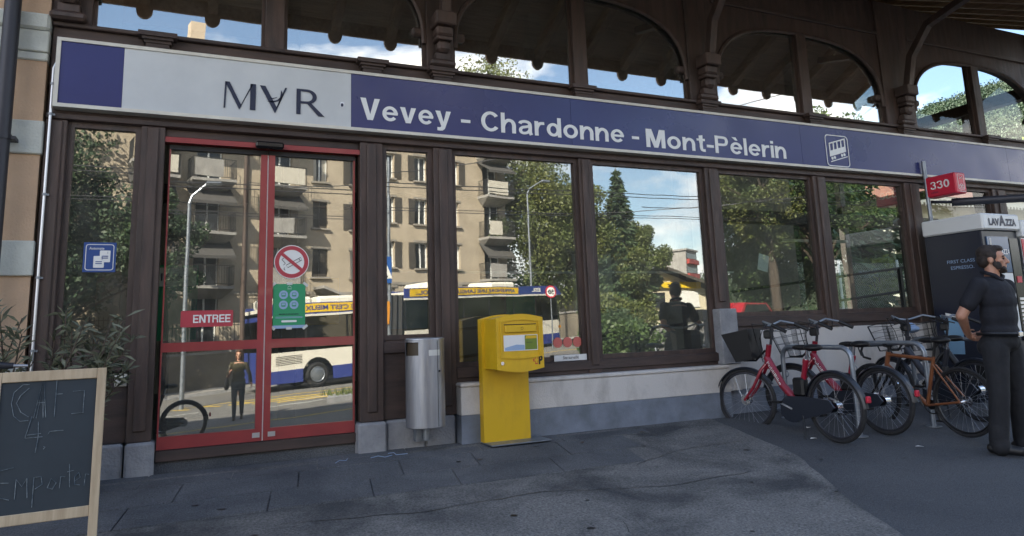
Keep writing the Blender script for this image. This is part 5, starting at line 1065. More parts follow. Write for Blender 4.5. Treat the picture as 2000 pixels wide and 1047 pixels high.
for i in range(7):
    t=i/6; a=hd1+(hd2-hd1)*t; p=Vector((c1.x,c1.y))*(1-t)+Vector(x2)*t; n_=Vector((-math.sin(a),math.cos(a)))*(1.2 if i%2 else 1.1); q.v+=[(p.x-n_.x,p.y-n_.y,c1.z+.4),(p.x+n_.x,p.y+n_.y,c1.z+.4),(p.x+n_.x,p.y+n_.y,c1.z+2.95),(p.x-n_.x,p.y-n_.y,c1.z+2.95)]
for i in range(6):
    for k in range(4): q.f.append((4*i+k,4*i+4+k,4*i+4+(k+1)%4,4*i+(k+1)%4)); q.mi.append(0)
q.build('bellows','bellows',BUS)
def advert(fin,x0,x1,body,tw):
    q=B(); q.box(x0,x1,1.279,1.288,2.82,3.12); fin(q.build('advert_panel','bus_yellow',BUS)); fin(lettering(body,(x1-.25,1.289,2.89),*BACK,tw,.16,'bus_text',BUS,.03,name='advert_lettering'))
advert(f1,1.45,4.9,'LA VIVRE C\'EST MIEUX !',3.1); advert(f2,.3,7.2,'APPRENDRE UNE LANGUE C\'EST COOL...',6.3)
fin=f1; fin(lettering('ESL',(1.3,1.282,2.88),*BACK,.7,.18,'paper',BUS,.04,name='advert_lettering')); f2(lettering('ESL',(8.9,1.282,2.88),*BACK,.7,.18,'paper',BUS,.04,name='advert_lettering'))
# ================================================================== poles, signs, wires across the street
def pole(name,label,x,y,h,r,mat,arm=None):
    t=thing(name,label,'pole',(x,y,gz(x,y))); q=B(); q.cyl((0,0,0),(0,0,h),r,r*.7,n=10); q.build('shaft',mat,t,True)
    if arm:
        q=B(); q.tube([(0,0,h),(arm*.15,0,h+.25),(arm,0,h+.7)],[r*.7,r*.6,r*.5],8); q.build('arm',mat,t,True); q=B(); q.bev(arm-.05,arm+.45,-.12,.12,h+.62,h+.76,b=.04); q.build('lamp_head','galv',t)
    return t
pole('street_lamp','grey curved street lamp mirrored in the left-hand door pane',-.05,-18,6.4,.075,'galv',.5)
pole('catenary_mast','brown steel mast carrying trolley wires, mirrored beside the door centre',1.9,-22,9.0,.10,'mast_brown')
pole('street_lamp','tall street lamp mirrored in the large window beside the bus',16.1,-26.5,8.0,.07,'galv',.9)
pl=pole('sign_post','grey post with a blue crossing sign mirrored in the slim window',5.65,-15,7.0,.06,'galv'); zb=-gz(5.65,-15)
bx('crossing_sign','sign_street',pl,-.33,.05,.07,.09,zb+2.55,zb+3.35); q=B(); q.prism([(.14,zb+2.72),(-.14-.28,zb+2.72),(-.14,zb+3.18)],(0,.092,0),(-1,0,0),(0,0,1),0,.003); o=B(); o.prism([(-.07,zb+2.68),(.35-.0,zb+2.68),(.14,zb+3.2)],(0,.092,0),(-1,0,0),(0,0,1),0,.003); o.build('sign_triangle','paper',pl)
o=B(); o.ell((-.14,.1,zb+2.98),(.03,.004,.03)); o.tube([(-.14,.099,zb+2.95),(-.14,.099,zb+2.84),(-.19,.099,zb+2.72)],.014,5); o.tube([(-.14,.099,zb+2.84),(-.08,.099,zb+2.72)],.014,5); o.build('walker','black',pl)
bx('notice_panel','orange_sign',pl,-.28,-.02,.07,.09,zb+1.3,zb+2.0)
sp_=pole('speed_sign','round speed limit sign of fifty mirrored beside the bus front',15.9,-24,3.0,.035,'galv'); zb=2.7
cir=lambda r:[(r*math.cos(R(12*i)),r*math.sin(R(12*i))) for i in range(30)]
q=B(); q.prism(cir(.30),(0,.05,zb),(-1,0,0),(0,0,1),0,.01); q.build('disc','red_sign',sp_); q=B(); q.prism(cir(.23),(0,.062,zb),(-1,0,0),(0,0,1),0,.004); q.build('disc_field','paper',sp_); lettering('50',(.15,.067,zb-.11),*BACK,.3,.22,'black',sp_,.03)
wires=[((-25,-13,5.9),(2,-14,5.5),(40,-17,6.6),'upper'),((-25,-13.6,5.9),(2,-14.6,5.5),(40,-17.6,6.6),'second'),((-25,-19,6.1),(3,-20,5.8),(42,-24,6.9),'third'),((-25,-19.6,6.1),(3,-20.6,5.8),(42,-24.6,6.9),'fourth'),((1.9,-22,7.4),(8,-16,6.6),(16,-8,7.6),'crossing'),((1.9,-22,6.4),(-4,-16,6.0),(-12,-8,7.0),'short'),((16.1,-26.5,7.0),(20,-20,6.2),(30,-14,6.8),'far')]
wl={'upper':'trolley wire running along the near lane of the street','second':'trolley wire paired with the near lane wire','third':'trolley wire above the far lane by the bus','fourth':'outer trolley wire above the bus roof','crossing':'span wire from the brown mast across to the station','short':'span wire from the brown mast toward the orange house','far':'span wire from the tall lamp across the street'}
for a,m,c,nm in wires:
    a,m,c=map(Vector,(a,m,c)); pts=[(a*(1-t)+c*t)+ (m-(a+c)/2)*4*t*(1-t) for t in [i/24 for i in range(25)]]
    q=B(); q.tube(pts,.016,5); tag(q.build('overhead_wire','pipe_dark'),wl[nm],'wire','overhead wires')
pts=[]
for i in range(30): a=R(-100+i*7); pts.append((18+3.5*math.cos(a),-15+3.2*math.sin(a),5.9))
q=B(); q.tube(pts+[(14,-10.5,5.9),(6,-9,5.8)],.018,5); tag(q.build('overhead_wire','pipe_dark'),'curved trolley wire looping above the junction','wire','overhead wires')
# ================================================================== trees mirrored in the windows
tree('broadleaf_tree','tall airy tree rising behind the right end of the apartment house',G3(21.5,-44),22.5,5.0,21,'leaf_a',70,170,.17,.4,.35)
tree('broadleaf_tree','broad olive-brown tree beside the apartment house balconies',G3(22.2,-37),12.0,4.2,22,'leaf_a',80,220,.15,.35,.18)
tree('broadleaf_tree','round tree left of the dark conifer',G3(25.6,-37),11.2,3.0,23,'leaf_a',60,220,.15,.3,.15)
conifer('dark conifer with a pointed top against the mirrored clouds',G3(26.6,-34),11.3,2.3,24,'leaf_d')
tree('broadleaf_tree','lower round tree in front of the yellow depot',G3(27.6,-33),7.4,2.0,25,'leaf_a',50,220,.13,.25,.2)
tree('broadleaf_tree','large tree overhanging the street corner on the right of the mirrored view',G3(32.5,-22.5),11.5,3.4,26,'leaf_b',80,240,.15,.35,.35)
tree('broadleaf_tree','spreading tree whose branches reach over the depot road',G3(30.2,-24.0),10.8,2.9,33,'leaf_a',60,220,.15,.3,.42)
tree('broadleaf_tree','dense green tree with low branches mirrored above the bicycles',G3(34.0,-27.5),10.0,3.4,34,'leaf_b',90,240,.15,.3,.06)
tree('broadleaf_tree','dark tree filling the narrow window reflection',G3(-5.2,-24),9.5,3.6,27,'leaf_d',80,220,.14,.3,.15)
tree('broadleaf_tree','dark tree behind the first one in the narrow window reflection',G3(-7.5,-30),13.5,4.4,28,'leaf_d',80,220,.16,.3,.2)
tree('broadleaf_tree','small dark pine in front of the apartment balconies',G3(-.9,-26.8),8.6,1.7,29,'leaf_d',36,200,.10,.18,.40)
tree('broadleaf_tree','leafy tree far up the street',G3(40,-27),13,4.5,30,'leaf_b',70,220,.17,.35,.25)
tree('broadleaf_tree','leafy tree farther up the street near the bend',G3(52,-34),14,5,31,'leaf_a',70,200,.2,.35,.25)
bush('wide green shrub mirrored at the foot of the window',G3(11.8,-12.4),1.1,1.45,41,'leaf_b'); bush('green shrub beside the wide one near the kerb',G3(13.3,-12.8),.95,1.2,42,'leaf_b'); bush('dark shrub in front of the bus nose',G3(16.5,-19.5),1.3,1.7,43,'leaf_d'); bush('olive shrub between the bus nose and the street',G3(18.3,-21),1.4,2.0,44,'leaf_a')
bush('round shrub on the corner behind the speed sign',G3(19.6,-25),1.8,2.8,45,'leaf_a',320,.09); bush('dense shrub left of the yellow depot',G3(21.5,-27),2.0,2.6,46,'leaf_b',320,.09)
# ================================================================== yellow depot and far houses
YD=thing('yellow_depot','low cream building with a yellow band and dark gable roof mirrored in the window','building',(0,0,0))
y0,y1=-41,-56; x0,x1=33.3,39.3; zb=gz(36,-41)-.2
bx('wall','yellow_wall',YD,x0,x1,y1,y0,zb,3.6); q=B(); q.prism([(x0,3.6),(x1,3.6),(x1,3.7),(x0+1.6,5.2),(x0,5.0)],(0,y0,0),(1,0,0),(0,0,1),0,.2); q.build('gable','yellow_wall',YD)
q=B(); q.add([(x0-.6,y0+1,5.15),(x0+1.6,y0+1,5.45),(x1+1.6,y0+1,3.5),(x0-.6,y1,5.15),(x0+1.6,y1,5.45),(x1+1.6,y1,3.5),(x1+1.6,y0+1,3.3),(x0+1.6,y0+1,5.2)],[(0,3,4,1),(1,4,5,2),(1,2,6,7)]); q.build('roof','shutter',YD)
bx('yellow_band','post_yellow',YD,x0,x1-.6,y0,y0+.24,3.75,4.25); lettering('post',(x0+3.2,y0+.245,3.86),*BACK,1.2,.3,'black',YD,.03)
bx('billboard','paper',YD,x0+2.6,x1-.8,y0+.02,y0+.08,2.2,3.5); bx('garage_door','room_dark',YD,x0+2.4,x1-.4,y0+.01,y0+.05,zb+.2,2.0); bx('window','pane_dark',YD,x0+.4,x0+1.8,y0+.01,y0+.05,2.2,3.4)
for i in range(5): bx('window','pane_dark',YD,x1,x1+.04,y0-2-i*2.5,y0-.9-i*2.5,2,3.2)
Y2=thing('yellow_kiosk','small yellow and white hut mirrored behind the shrubs','building',(0,0,0)); zb=gz(26,-38); bx('wall','yellow_wall',Y2,26.5,31.5,-43,-39,zb,3.2); bx('yellow_band','post_yellow',Y2,26.5,31.5,-39,-38.9,2.6,3.2); bx('roof','shutter',Y2,26.2,31.8,-43.3,-38.5,3.2,3.4); bx('door','paper',Y2,28.6,29.6,-39,-38.95,zb,2.4); bx('window','pane_dark',Y2,30,31,-39,-38.95,1.8,2.5)
FA=thing('far_apartment_block','distant flat-roofed apartment block with red balcony panels','building',(83,-97,0),R(-35)); bx('wall','concrete',FA,-3.2,3.2,-6,0,0,13.6); bx('roof','concrete',FA,-3.5,3.5,-6.3,.3,13.6,13.9)
for i in range(5):
    z=1.2+i*2.5; bx('window_strip','pane_dark',FA,-2.8,2.8,0,.06,z+1.0,z+1.9); bx('balcony_panel','red_panel',FA,-2.8,2.8,.02,.5,z,z+.8)
FH=thing('far_house','distant house with a red roof beside the apartment block','building',(70,-98,0),R(-30)); bx('wall','yellow_wall',FH,-4,4,-7,0,0,10); q=B(); q.prism([(-4.6,10),(4.6,10),(0,13)],(0,-7.5,0),(1,0,0),(0,0,1),-8,0); q.build('roof','rooftile',FH); [bx('window','pane_dark',FH,x,x+1,0,.05,z,z+1.4) for x in (-3,-.5,2) for z in (1.5,4.5,7.5)]
def polar_hill(name,a0,a1,d0,d1,hf,mat,na=60,nd=14):
    q=B(); vs=[]
    for i in range(na+1):
        a=R(a0+(a1-a0)*i/na)
        for j in range(nd+1): t=j/nd; d=d0+(d1-d0)*t; vs.append((d*math.sin(a),d*math.cos(a),hf(math.degrees(a),t)))
    n=nd+1; q.add(vs,[(i*n+j,i*n+j+1,(i+1)*n+j+1,(i+1)*n+j) for i in range(na) for j in range(nd)]); return tag(q.build(name,mat,None,True),kind='structure')
def hz(a0,h): return lambda a,t: -2+h(a)*math.sin(min(1,t*1.15)*math.pi/2)*(1+.03*math.sin(a*3.1+t*9)+.02*math.sin(a*7.7))
h_s=lambda a:12.5+2.5*math.sin(R(a)*6)+3*smooth01(140,115,a)
polar_hill('hill',95,265,110,260,hz(0,h_s),'hill_mat',90)
def ratio(a): 
    pts=[(25,.10),(45,.16),(55.5,.228),(57.2,.245),(61.4,.26),(70,.30),(95,.33)]
    for (p,v),(q_,w) in zip(pts,pts[1:]):
        if p<=a<=q_: return v+(w-v)*(a-p)/(q_-p)
    return pts[0][1] if a<25 else pts[-1][1]
h_n=lambda a:ratio(a)*330
polar_hill('hill',10,95,120,360,lambda a,t:-2+h_n(a)*math.sin(min(1,t*1.05)*math.pi/2)*(1+.02*math.sin(a*5+t*7)),'hill_mat',70)
def forest(label,spots,mat,seed):
    rnd=np.random.RandomState(seed); Q=[]
    for (x,y,z,r) in spots:
        n=80; g=rnd.normal(size=(n,3)); g/=np.linalg.norm(g,axis=1)[:,None]; g[:,2]=np.abs(g[:,2])*1.2; P=np.array([x,y,z])+g*r*rnd.uniform(.5,1,n)[:,None]; a=rnd.normal(size=(n,3)); a/=np.linalg.norm(a,axis=1)[:,None]; b=np.cross(a,rnd.normal(size=(n,3))); b/=np.linalg.norm(b,axis=1)[:,None]; s=r*.085
        Q.append(np.stack([P-a*s,P+b*s*.8,P+a*s,P-b*s*.8],1))
    return tag(B().quads(np.concatenate(Q)).build('forest',mat),label,'forest',kind='stuff')
rn=np.random.RandomState(5); sp1=[]
for i in range(4200):
    a=rn.uniform(40,78); t=rn.uniform(.02,1); d=120+240*t; z=-2+h_n(a)*math.sin(min(1,t*1.05)*math.pi/2); sp1.append((d*math.sin(R(a)),d*math.cos(R(a)),z,rn.uniform(2.0,3.8)))
forest('wooded hillside seen through the far arch',sp1,'leaf_d',6)
sp2=[]
for i in range(1500):
    a=rn.uniform(105,250); t=rn.uniform(.05,1); d=110+150*t; z=-2+h_s(a)*math.sin(min(1,t*1.15)*math.pi/2); sp2.append((d*math.sin(R(a)),d*math.cos(R(a)),z,rn.uniform(2,4)))
forest('wooded hill mirrored above the depot',sp2,'leaf_d',7)
# ================================================================== behind the station
conifer('tall conifer behind the station seen through the glass, nearest the fence',(22.5,14.5,1.2),17,3.8,51,lo=.06); conifer('conifer behind the station beside the tallest one',(18.8,15.5,1.2),14.5,3.4,52,lo=.05); conifer('slimmer conifer behind the station toward the house',(26.0,15.5,1.2),12.5,2.8,53,lo=.1); conifer('conifer behind the hall toward the forecourt side',(15.0,14,1.2),13,3.3,54,lo=.05)
conifer('conifer behind the hall filling the middle window',(13.0,12.5,1.2),12,3.4,61,lo=.03); conifer('conifer behind the hall beside the timber rail',(16.6,12.8,1.2),13,3.3,62,lo=.03); conifer('low conifer close behind the chain-link fence',(19.6,12.2,1.2),9.5,2.9,63,lo=.03); conifer('conifer at the back of the hall near the pale wall',(10.0,11.5,1.2),11,3.2,64,lo=.03)
bush('bright yellow-green shrub behind the chain-link fence',(22.6,11.2,1.2),.7,2.2,55,'leaf_c',260,.07); tree('broadleaf_tree','bright yellow-green tree at the foot of the wooded hill',(66,28,1.2),14.0,4.5,56,'leaf_c',60,200,.25,.3,.2)
CF=thing('chain_link_fence','chain-link fence with white posts behind the hall','fence',(0,9,1.2)); q=B()
for i in range(130):
    x=12+i*.085
    for sg in (1,-1): q.add([(x,0,0),(x+.006,0,0),(x+sg*1.45+.006,0,1.45),(x+sg*1.45,0,1.45)],[(0,1,2,3)])
tag(q.build('wire_mesh','galv_mesh',CF),kind='stuff')
for x in (12,15,18,20.6,23.4): q=B(); q.cyl((x,0,0),(x,0,1.55),.04,n=10); q.build('fence_post','sign_white',CF,True)
for i,(x,z) in enumerate(((19.6,1.2),(19.8,1.33),(19.7,1.46))):
    t=thing('timber_pallet',('bottom','middle','top')[i]+' pallet of the pale stack in front of the fence','pallet',(x,8.0,z),group='pallet stack'); [bx('board','pine',t,0,1.9,-.4+k*.2,-.28+k*.2,.08,.105) for k in range(5)]; [bx('bearer','pine',t,x_,x_+.1,-.4,.52,0,.08) for x_ in (0,.9,1.8)]
HO=thing('cream_house','cream house with a tiled roof and balcony seen through the station glass','building',(35.2,20,1.2)); wall_=bx('wall','cream_wall',HO,0,16,0,10,-.5,6.2)
q=B(); q.add([(-1.3,-1.5,6.1),(17,-1.5,6.1),(17,11.5,6.1),(-1.3,11.5,6.1),(3.5,5,9.6),(12,5,9.6)],[(0,1,5,4),(1,2,5),(2,3,4,5),(3,0,4),(3,2,1,0)]); q.build('roof','rooftile',HO)
bx('eave_board','cream_wall',HO,-1.2,16.9,-1.4,-1.3,5.75,6.09); q=B(); [q.box(-1.2+i*.3,-1.05+i*.3,-1.42,-1.401,5.62,5.75) for i in range(60)]; tag(q.build('eave_dentils','cream_wall',HO),kind='stuff')
for x in (1.5,5,8.5,12):
    for z in (.9,3.5): w=bx('window','pane_dark',HO,x,x+1.0,-.04,0,z,z+1.6); bx('shutter','red_panel',w,x-.55,x-.02,-.08,-.01,z,z+1.6); bx('shutter','red_panel',w,x+1.02,x+1.55,-.08,-.01,z,z+1.6)
bl=bx('balcony','concrete',HO,-1.2,3,-1.3,0,3.2,3.4); q=B(); [q.box(-1.18+i*.14,-1.14+i*.14,-1.28,-1.25,3.4,4.3) for i in range(30)]; q.box(-1.2,3,-1.3,-1.24,4.3,4.36); q.build('railing','shutter',bl)
q=B(); q.box(-2,14,-5,-4.7,-.5,1.0); q.build('garden_wall','concrete',HO)
CR=thing('red_car','red estate car mirrored in the window behind the baskets','car',(24.2,-20.0,gz(24.2,-20.0)+.012),R(-20))
q=B(); P=[(-2.1,.35),(2.1,.35),(2.15,.75),(1.2,.9),(.5,1.42),(-1.5,1.45),(-2.05,.95)]; q.prism(P,(0,-.85,0),(1,0,0),(0,0,1),-1.7,0); q.build('body','car_red',CR)
for s_ in (-1,1): q=B(); y=.852 if s_>0 else -.857; q.add([(1.0,y,.92),(.42,y,1.36),(-1.4,y,1.38),(-1.8,y,.95)],[(0,1,2,3)]); q.build('side_window','pane_dark',CR)
for x in (-1.35,1.35):
    for s_ in (-1,1): q=B(); q.torus((x,s_*.78,.32),(0,1,0),.22,.1,20,6); q.cyl((x,s_*.7,.32),(x,s_*.84,.32),.2,n=14); q.build('wheel','rubber',CR,True)
q=B(); q.bev(2.1,2.17,-.75,-.45,.6,.75,b=.01); q.build('headlight','paper',CR); q=B(); q.bev(2.1,2.17,.45,.75,.6,.75,b=.01); q.build('headlight','paper',CR)
# ================================================================== people
def rotz(v,a): return Matrix.Rotation(a,3,'Z')@Vector(v)
def head(parent,c,yaw,skin,hair,beard,k=1.,long_hair=False):
    """head centred at c (facing +x before yaw)"""
    rm=Matrix.Rotation(yaw,3,'Z'); c=Vector(c)
    def P(x,y,z): return c+rm@(Vector((x,y,z))*k)
    def E(x,y,z,a,b_,d): return ('e',P(x,y,z),(a*k,b_*k,d*k),rm)
    els=[E(-.012,0,.03,.098,.077,.093),E(.03,0,-.045,.064,.058,.062),E(.062,0,-.085,.030,.032,.028),E(.07,0,.028,.022,.052,.02),
         ('c',P(.082,0,.022),P(.108,0,-.022),.011*k,.015*k),E(.100,0,-.026,.014,.018,.010),E(.083,0,-.052,.016,.026,.008),E(.083,0,-.065,.014,.024,.008),
         E(-.012,.078,-.008,.022,.010,.033),E(-.012,-.078,-.008,.022,.010,.033),E(.055,.042,-.015,.025,.02,.022),E(.055,-.042,-.015,.025,.02,.022)]
    for s_ in (-1,1): eb=B(); eb.ell(P(.079,s_*.033,.004),(.010*k,.013*k,.008*k),rm,8,6); eb.build('eye','eye',parent,True)
    hr=[E(-.028,0,.062,.097,.083,.078),E(-.062,0,.0,.062,.076,.075),E(.028,0,.098,.058,.066,.034),E(-.005,.066,.03,.040,.018,.045),E(-.005,-.066,.03,.040,.018,.045)]
    if long_hair: hr+=[E(-.05,.065,-.08,.045,.035,.10),E(-.05,-.065,-.08,.045,.035,.10),E(-.075,0,-.08,.04,.07,.12),E(.0,.075,-.04,.03,.02,.09),E(.0,-.075,-.04,.03,.02,.09)]
    hb=blob('hair',hr,hair,parent,.006,3)
    for s_ in (-1,1): br=B(); br.tube([P(.083,s_*.018,.026),P(.086,s_*.035,.030),P(.074,s_*.052,.024)],.0055*k,5); br.build('eyebrow',hair,parent,True)
    if beard: blob('beard',[E(.036,.052,-.055,.028,.014,.038),E(.036,-.052,-.055,.028,.014,.038),E(.062,0,-.098,.038,.042,.026),E(.072,.03,-.082,.022,.022,.022),E(.072,-.03,-.082,.022,.022,.022),E(.088,0,-.042,.011,.028,.006),E(.01,.066,-.035,.016,.010,.035),E(.01,-.066,-.035,.016,.010,.035)],hair,parent,.005,3)
    return els
def hand(palm,d,n_,k=1.,curl=.5):
    """palm centre, finger direction d, palm normal n_: palm and five fingers as capsules"""
    palm=Vector(palm); d=Vector(d).normalized(); n_=Vector(n_).normalized(); s=d.cross(n_).normalized(); n_=s.cross(d)
    E=[('c',palm-d*.035+s*.018,palm+d*.03+s*.024,.016*k,.014*k),('c',palm-d*.035-s*.018,palm+d*.03-s*.026,.016*k,.014*k),('c',palm-d*.04,palm+d*.03,.02*k,.015*k)]
    for i,(o,L_) in enumerate(((-.030,.062),(-.010,.075),(.011,.070),(.031,.055))):
        a=palm+d*.036+s*o; b_=a+(d*math.cos(curl)+n_*math.sin(curl))*L_*.5; c=b_+(d*math.cos(curl*2)+n_*math.sin(curl*2))*L_*.5; E+=[('c',a,b_,.0085*k,.008*k),('c',b_,c,.008*k,.007*k)]
    t0=palm-d*.02-s*.028; t1=t0+(d*.6-s*.7+n_*.3).normalized()*.04; E+=[('c',t0,t1,.011*k,.009*k),('c',t1,t1+(d*.9+n_*.3).normalized()*.03,.009*k,.008*k)]
    return E
# ---- man: torso faces local +x, head turned to its left
mz=gz(6.74,-2.38)+.008
MN=thing('person','bearded man in black polo shirt and dark trousers standing beside the bicycles','person',(6.74,-2.38,mz),R(-88)); MN.scale=(1.05,1.10,1.045); MN.rotation_euler=(Matrix.Rotation(R(2.4),3,'Y')@Matrix.Rotation(R(-88),3,'Z')).to_euler()
S_=1.0; hy=R(30)
hd_=head(MN,(.015,.005,1.645),hy,'skin','hair',True)
body=hd_+[('c',(-.01,0,1.46),(.005,0,1.575),.062,.058),('e',(-.01,0,1.42),(.10,.17,.07))]
arms=[]
for s_ in (-1,1):
    sh_=Vector((-.01,s_*.205,1.415)); el=Vector((-.12,s_*.30,1.15)); wr=Vector((-.215,s_*.095,1.00)); body+=[('c',sh_,el,.056,.044),('c',el,wr,.045,.029)]
    body+=hand(wr+Vector((-.01,-s_*.05,-.02)),(-.05,-s_*1,-.25),(.9,0,.2),1.,.5)
blob('body',body,'skin',MN,.0065,4)
shirt=[('e',(.0,0,1.34),(.135,.20,.15)),('e',(.012,0,1.16),(.132,.175,.20)),('e',(.006,0,1.02),(.138,.176,.09)),('e',(-.015,0,1.445),(.085,.175,.06)),('e',(.02,0,1.28),(.128,.185,.13))]
for s_ in (-1,1): shirt+=[('c',(-.01,s_*.195,1.415),(-.075,s_*.262,1.25),.075,.070)]
blob('polo_shirt',shirt,'shirt',MN,.012,9)
q=B(); q.tube([(.075,.0,1.462),(.055,.055,1.50),(-.0,.078,1.525),(-.055,.05,1.54),(-.068,0,1.545),(-.055,-.05,1.54),(-.0,-.078,1.525),(.055,-.055,1.50),(.08,-.005,1.455)],.017,8); q.build('collar','shirt',MN,True)
tro=[('e',(0,0,.93),(.14,.18,.10)),('e',(-.05,.07,.88),(.10,.10,.10)),('e',(-.05,-.07,.88),(.10,.10,.10))]
for s_ in (-1,1): tro+=[('c',(.005,s_*.095,.87),(.02,s_*.135,.50),.106,.078),('c',(.02,s_*.135,.50),(-.01,s_*.165,.11),.080,.074),('c',(-.01,s_*.165,.11),(.0,s_*.165,.06),.074,.078)]
blob('trousers',tro,'trouser',MN,.012,4)
q=B(); N=36; 
for zz,r_ in ((.985,0),(1.02,0)): pass
P_=[(.152*math.cos(2*math.pi*i/N)+.004,.190*math.sin(2*math.pi*i/N),.995) for i in range(N)]; q.tube(P_,.016,6,True); q.build('belt','black',MN,True); bx('buckle','chrome',MN,.165,.178,-.03,.03,.975,1.015,b=.004)
for s_ in (-1,1): 
    a=R(22); f=Vector((math.cos(a),math.sin(a),0)); c=Vector((-.01,s_*.165,0)); blob('shoe',[('c',c+Vector((0,0,.045))-f*.05,c+f*.15+Vector((0,0,.035)),.045,.040),('c',c+Vector((0,0,.075)),c+f*.06+Vector((0,0,.05)),.05,.042)],'black',MN,.008,3)
# ---- woman walking toward the station
wz=gz(1.2,-12.3)+.012
WM=thing('person','woman in brown top and grey jeans with a shoulder bag, mirrored walking across the street','person',(1.2,-12.3,wz),R(95))
k=.93
hd_=head(WM,(.01,0,1.535),R(5),'skin','hair_brown',False,.92,True)
body=hd_+[('c',(0,0,1.37),(.005,0,1.47),.048,.045),('e',(0,0,1.33),(.08,.14,.06))]
body+=hand((.02,-.30,.80),(.1,0,-1),(0,1,0),.9,.3)+hand((.06,.21,1.12),(.3,-.2,.9),(-.5,-.9,0),.9,.6)
body+=[('c',(-.01,-.25,1.05),(.015,-.29,.84),.034,.026),('c',(.0,.25,1.03),(.05,.22,1.09),.034,.026)]
blob('body',body,'skin',WM,.007,4)
top=[('e',(0,0,1.25),(.105,.165,.14)),('e',(0,0,1.05),(.105,.15,.16)),('e',(0,0,.92),(.12,.17,.10)),('c',(0,-.16,1.31),(-.02,-.25,1.06),.055,.045),('c',(-.02,-.25,1.06),(.01,-.285,.88),.045,.036),('c',(0,.16,1.31),(-.04,.25,1.04),.055,.045),('c',(-.04,.25,1.04),(.04,.22,1.09),.045,.036),('e',(0,0,1.35),(.07,.13,.05))]
blob('top',top,'brown_knit',WM,.012,5)
jn=[('e',(0,0,.86),(.12,.165,.10)),('c',(.0,.08,.84),(.07,.085,.47),.09,.06),('c',(.07,.085,.47),(.10,.085,.10),.06,.045),('c',(.0,-.08,.84),(-.02,-.085,.47),.09,.06),('c',(-.02,-.085,.47),(-.14,-.085,.13),.06,.045)]
blob('jeans',jn,'jeans',WM,.012,4)
blob('shoe',[('c',(.10,.085,.04),(.22,.09,.03),.04,.032)],'leather',WM,.008,3); blob('shoe',[('c',(-.14,-.085,.06),(-.04,-.09,.03),.04,.032)],'leather',WM,.008,3)
BG=thing('shoulder_bag','brown shoulder bag carried by the mirrored woman','bag',(1.2,-12.3,wz),R(95)); blob('bag_body',[('e',(.0,.27,.86),(.13,.06,.14)),('e',(0,.27,.80),(.14,.065,.10))],'leather',BG,.012,4); q=B(); q.tube([(.08,.26,.97),(.06,.22,1.2),(.0,.17,1.38),(-.06,.22,1.2),(-.08,.26,.97)],.010,6); q.build('strap','leather',BG,True)
# ---- cyclist beside the camera, mirrored at the door post
cy=city_bike('mountain_bicycle','black bicycle mirrored at the foot of the left-hand door pane',at_ground(.02,-5.55),R(180),False,0,'black','bicycles in the street',0,False)
CY=thing('person','cyclist in dark clothes astride a black bicycle, mirrored beside the door post','person',(-.42,-5.55,gz(-.42,-5.55)),R(180))
hd_=head(CY,(.06,0,1.60),0,'skin','hair',False)
body=hd_+[('c',(.02,0,1.42),(.05,0,1.53),.055,.05),('e',(.0,0,1.38),(.09,.16,.06))]
for s_ in (-1,1): body+=hand((.36,s_*.24,1.04),(.7,0,-.5),(-.3,0,-1),1.,.8)+[('c',(.18,s_*.27,1.13),(.33,s_*.24,1.05),.04,.028)]
blob('body',body,'skin',CY,.008,4)
jk=[('e',(.0,0,1.28),(.12,.19,.16)),('e',(-.02,0,1.08),(.12,.17,.16)),('e',(-.04,0,.95),(.13,.17,.10)),('e',(.01,0,1.40),(.08,.15,.05))]
for s_ in (-1,1): jk+=[('c',(.01,s_*.18,1.36),(.10,s_*.27,1.14),.062,.052),('c',(.10,s_*.27,1.14),(.25,s_*.255,1.09),.05,.04)]
blob('jacket',jk,'shirt',CY,.013,5); pn=[('e',(-.03,0,.90),(.13,.17,.10))]
for s_ in (-1,1): pn+=[('c',(-.02,s_*.11,.86),(.04,s_*.21,.48),.09,.065),('c',(.04,s_*.21,.48),(.0,s_*.24,.10),.065,.055)]
blob('trousers',pn,'trouser',CY,.013,4)
for s_ in (-1,1): blob('shoe',[('c',(-.03,s_*.24,.045),(.15,s_*.25,.035),.045,.038)],'black',CY,.01,3)
HM=B(); HM.lathe([(0,.125),(.06,.115),(.105,.07),(.118,.0),(.10,-.005)],n=18); h_=HM.build('cycling_helmet','black',None,True); h_.location=(-.48,-5.55,1.66+gz(-.42,-5.55)); h_.scale=(1.1,.9,1); tag(h_,'black helmet worn by the mirrored cyclist','helmet')

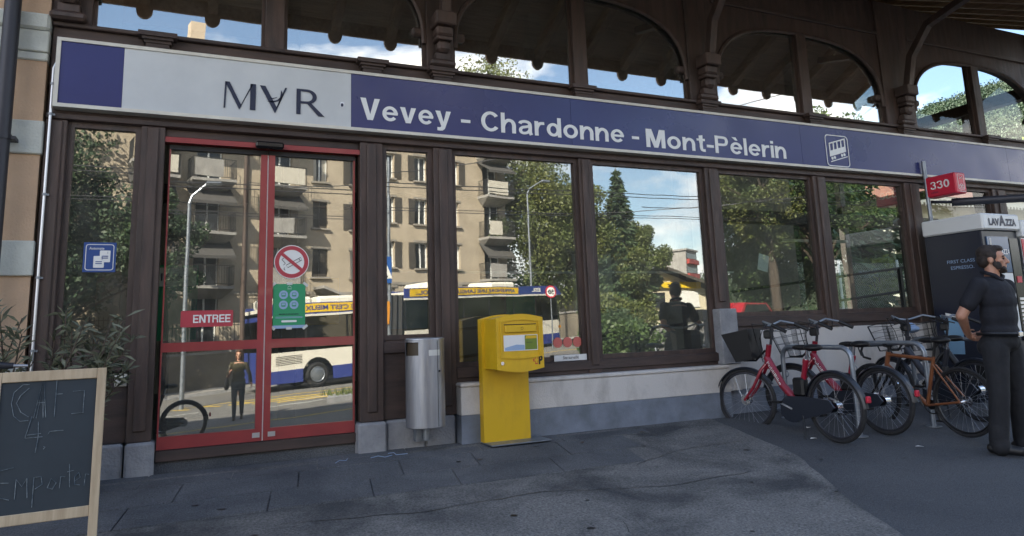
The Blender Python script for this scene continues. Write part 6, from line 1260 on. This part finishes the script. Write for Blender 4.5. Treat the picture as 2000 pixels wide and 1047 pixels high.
# ================================================================== litter and stains on the ground
rl=random.Random(4)
q=B()
for i in range(38):
    x=rl.uniform(-.3,7.5); y=rl.uniform(-4.2,-.35); r=rl.uniform(.012,.028); z=gz(x,y)+.0165+(.0075 if y>-1.33 and x<3.6 else 0)
    if x>edge(y): z=gz(x,y)+.0085
    k=9; q.add([(x+r*math.cos(2*math.pi*j/k)*rl.uniform(.8,1.2),y+r*math.sin(2*math.pi*j/k)*rl.uniform(.8,1.2),z) for j in range(k)],[tuple(range(k))])
tag(q.build('gum_spots','black'),'dark chewing gum spots trodden into the pavement','gum',kind='stuff')
def scrap(name,label,cat,x,y,pts,mat,rz):
    z=gz(x,y)+.026; q=B(); q.add([(a,b,c) for a,b,c in pts]+[(a,b,c+.002) for a,b,c in pts],[tuple(range(len(pts)))[::-1],tuple(range(len(pts),2*len(pts)))]+[(i,(i+1)%len(pts),len(pts)+(i+1)%len(pts),len(pts)+i) for i in range(len(pts))]); o=q.build(name,mat); o.location=(x,y,z); o.rotation_euler=(0,0,rz); tag(o,label,cat,'litter on the pavement')
for i,(x,y,lb) in enumerate(((5.75,-1.0,'white paper scrap under the first red bicycle'),(5.45,-1.35,'white paper scrap nearest the edge of the light asphalt'),(6.1,-1.95,'pale scrap behind the first red bicycle wheel'),(4.1,-.5,'dark leaf scrap at the foot of the white wall'),(3.35,-.62,'small dark scrap in front of the letter box'))):
    scrap('paper_scrap',lb,'litter',x,y,[(-.03,-.012,0),(.02,-.018,.004),(.035,.008,0),(-.01,.016,.006)],'paper' if i<3 else 'bark',rl.uniform(0,3))
for i,(x,y) in enumerate(((1.15,-.42),(1.45,-.38),(1.62,-.30))):
    q=B(); z=gz(x,y)+.03; q.tube([(0,0,0),(.06,.02,.01),(.12,.01,.0),(.17,.05+.02*i,.004)],.0022,5); o=q.build('plastic_string','poster_blue'); o.location=(x,y,z); o.rotation_euler=(0,0,.5-.9*i); tag(o,('pale blue plastic string nearest the sliding door','pale blue plastic string at the foot of the door plinth','pale blue plastic string closest to the waste bin')[i],'string','strings on the pavement')
# crack lines in the old apron
def crack(pts,label):
    q=B(); P=[]
    for (a,b),(c,d) in zip(pts,pts[1:]):
        for k in range(8): t=k/8; P.append((a+(c-a)*t+rl.uniform(-.015,.015),b+(d-b)*t+rl.uniform(-.015,.015)))
    vs=[]
    for i,(x,y) in enumerate(P): w=rl.uniform(.002,.006); vs+=[(x,y-w,gz(x,y)+.0165),(x,y+w,gz(x,y)+.0165)]
    q.add(vs,[(2*i,2*i+2,2*i+3,2*i+1) for i in range(len(P)-1)]); return q
cr_=B()
for pts in ([(.6,-1.6),(1.5,-1.75),(2.4,-1.7),(3.3,-1.95),(4.3,-1.9)],[(2.4,-1.7),(2.6,-2.4),(2.4,-3.2)],[(3.4,-1.4),(4.0,-1.15),(4.9,-1.1)]):
    c=crack(pts,''); cr_.add(c.v,c.f)
tag(cr_.build('asphalt_cracks','black'),'thin cracks in the old light asphalt','crack',kind='stuff')
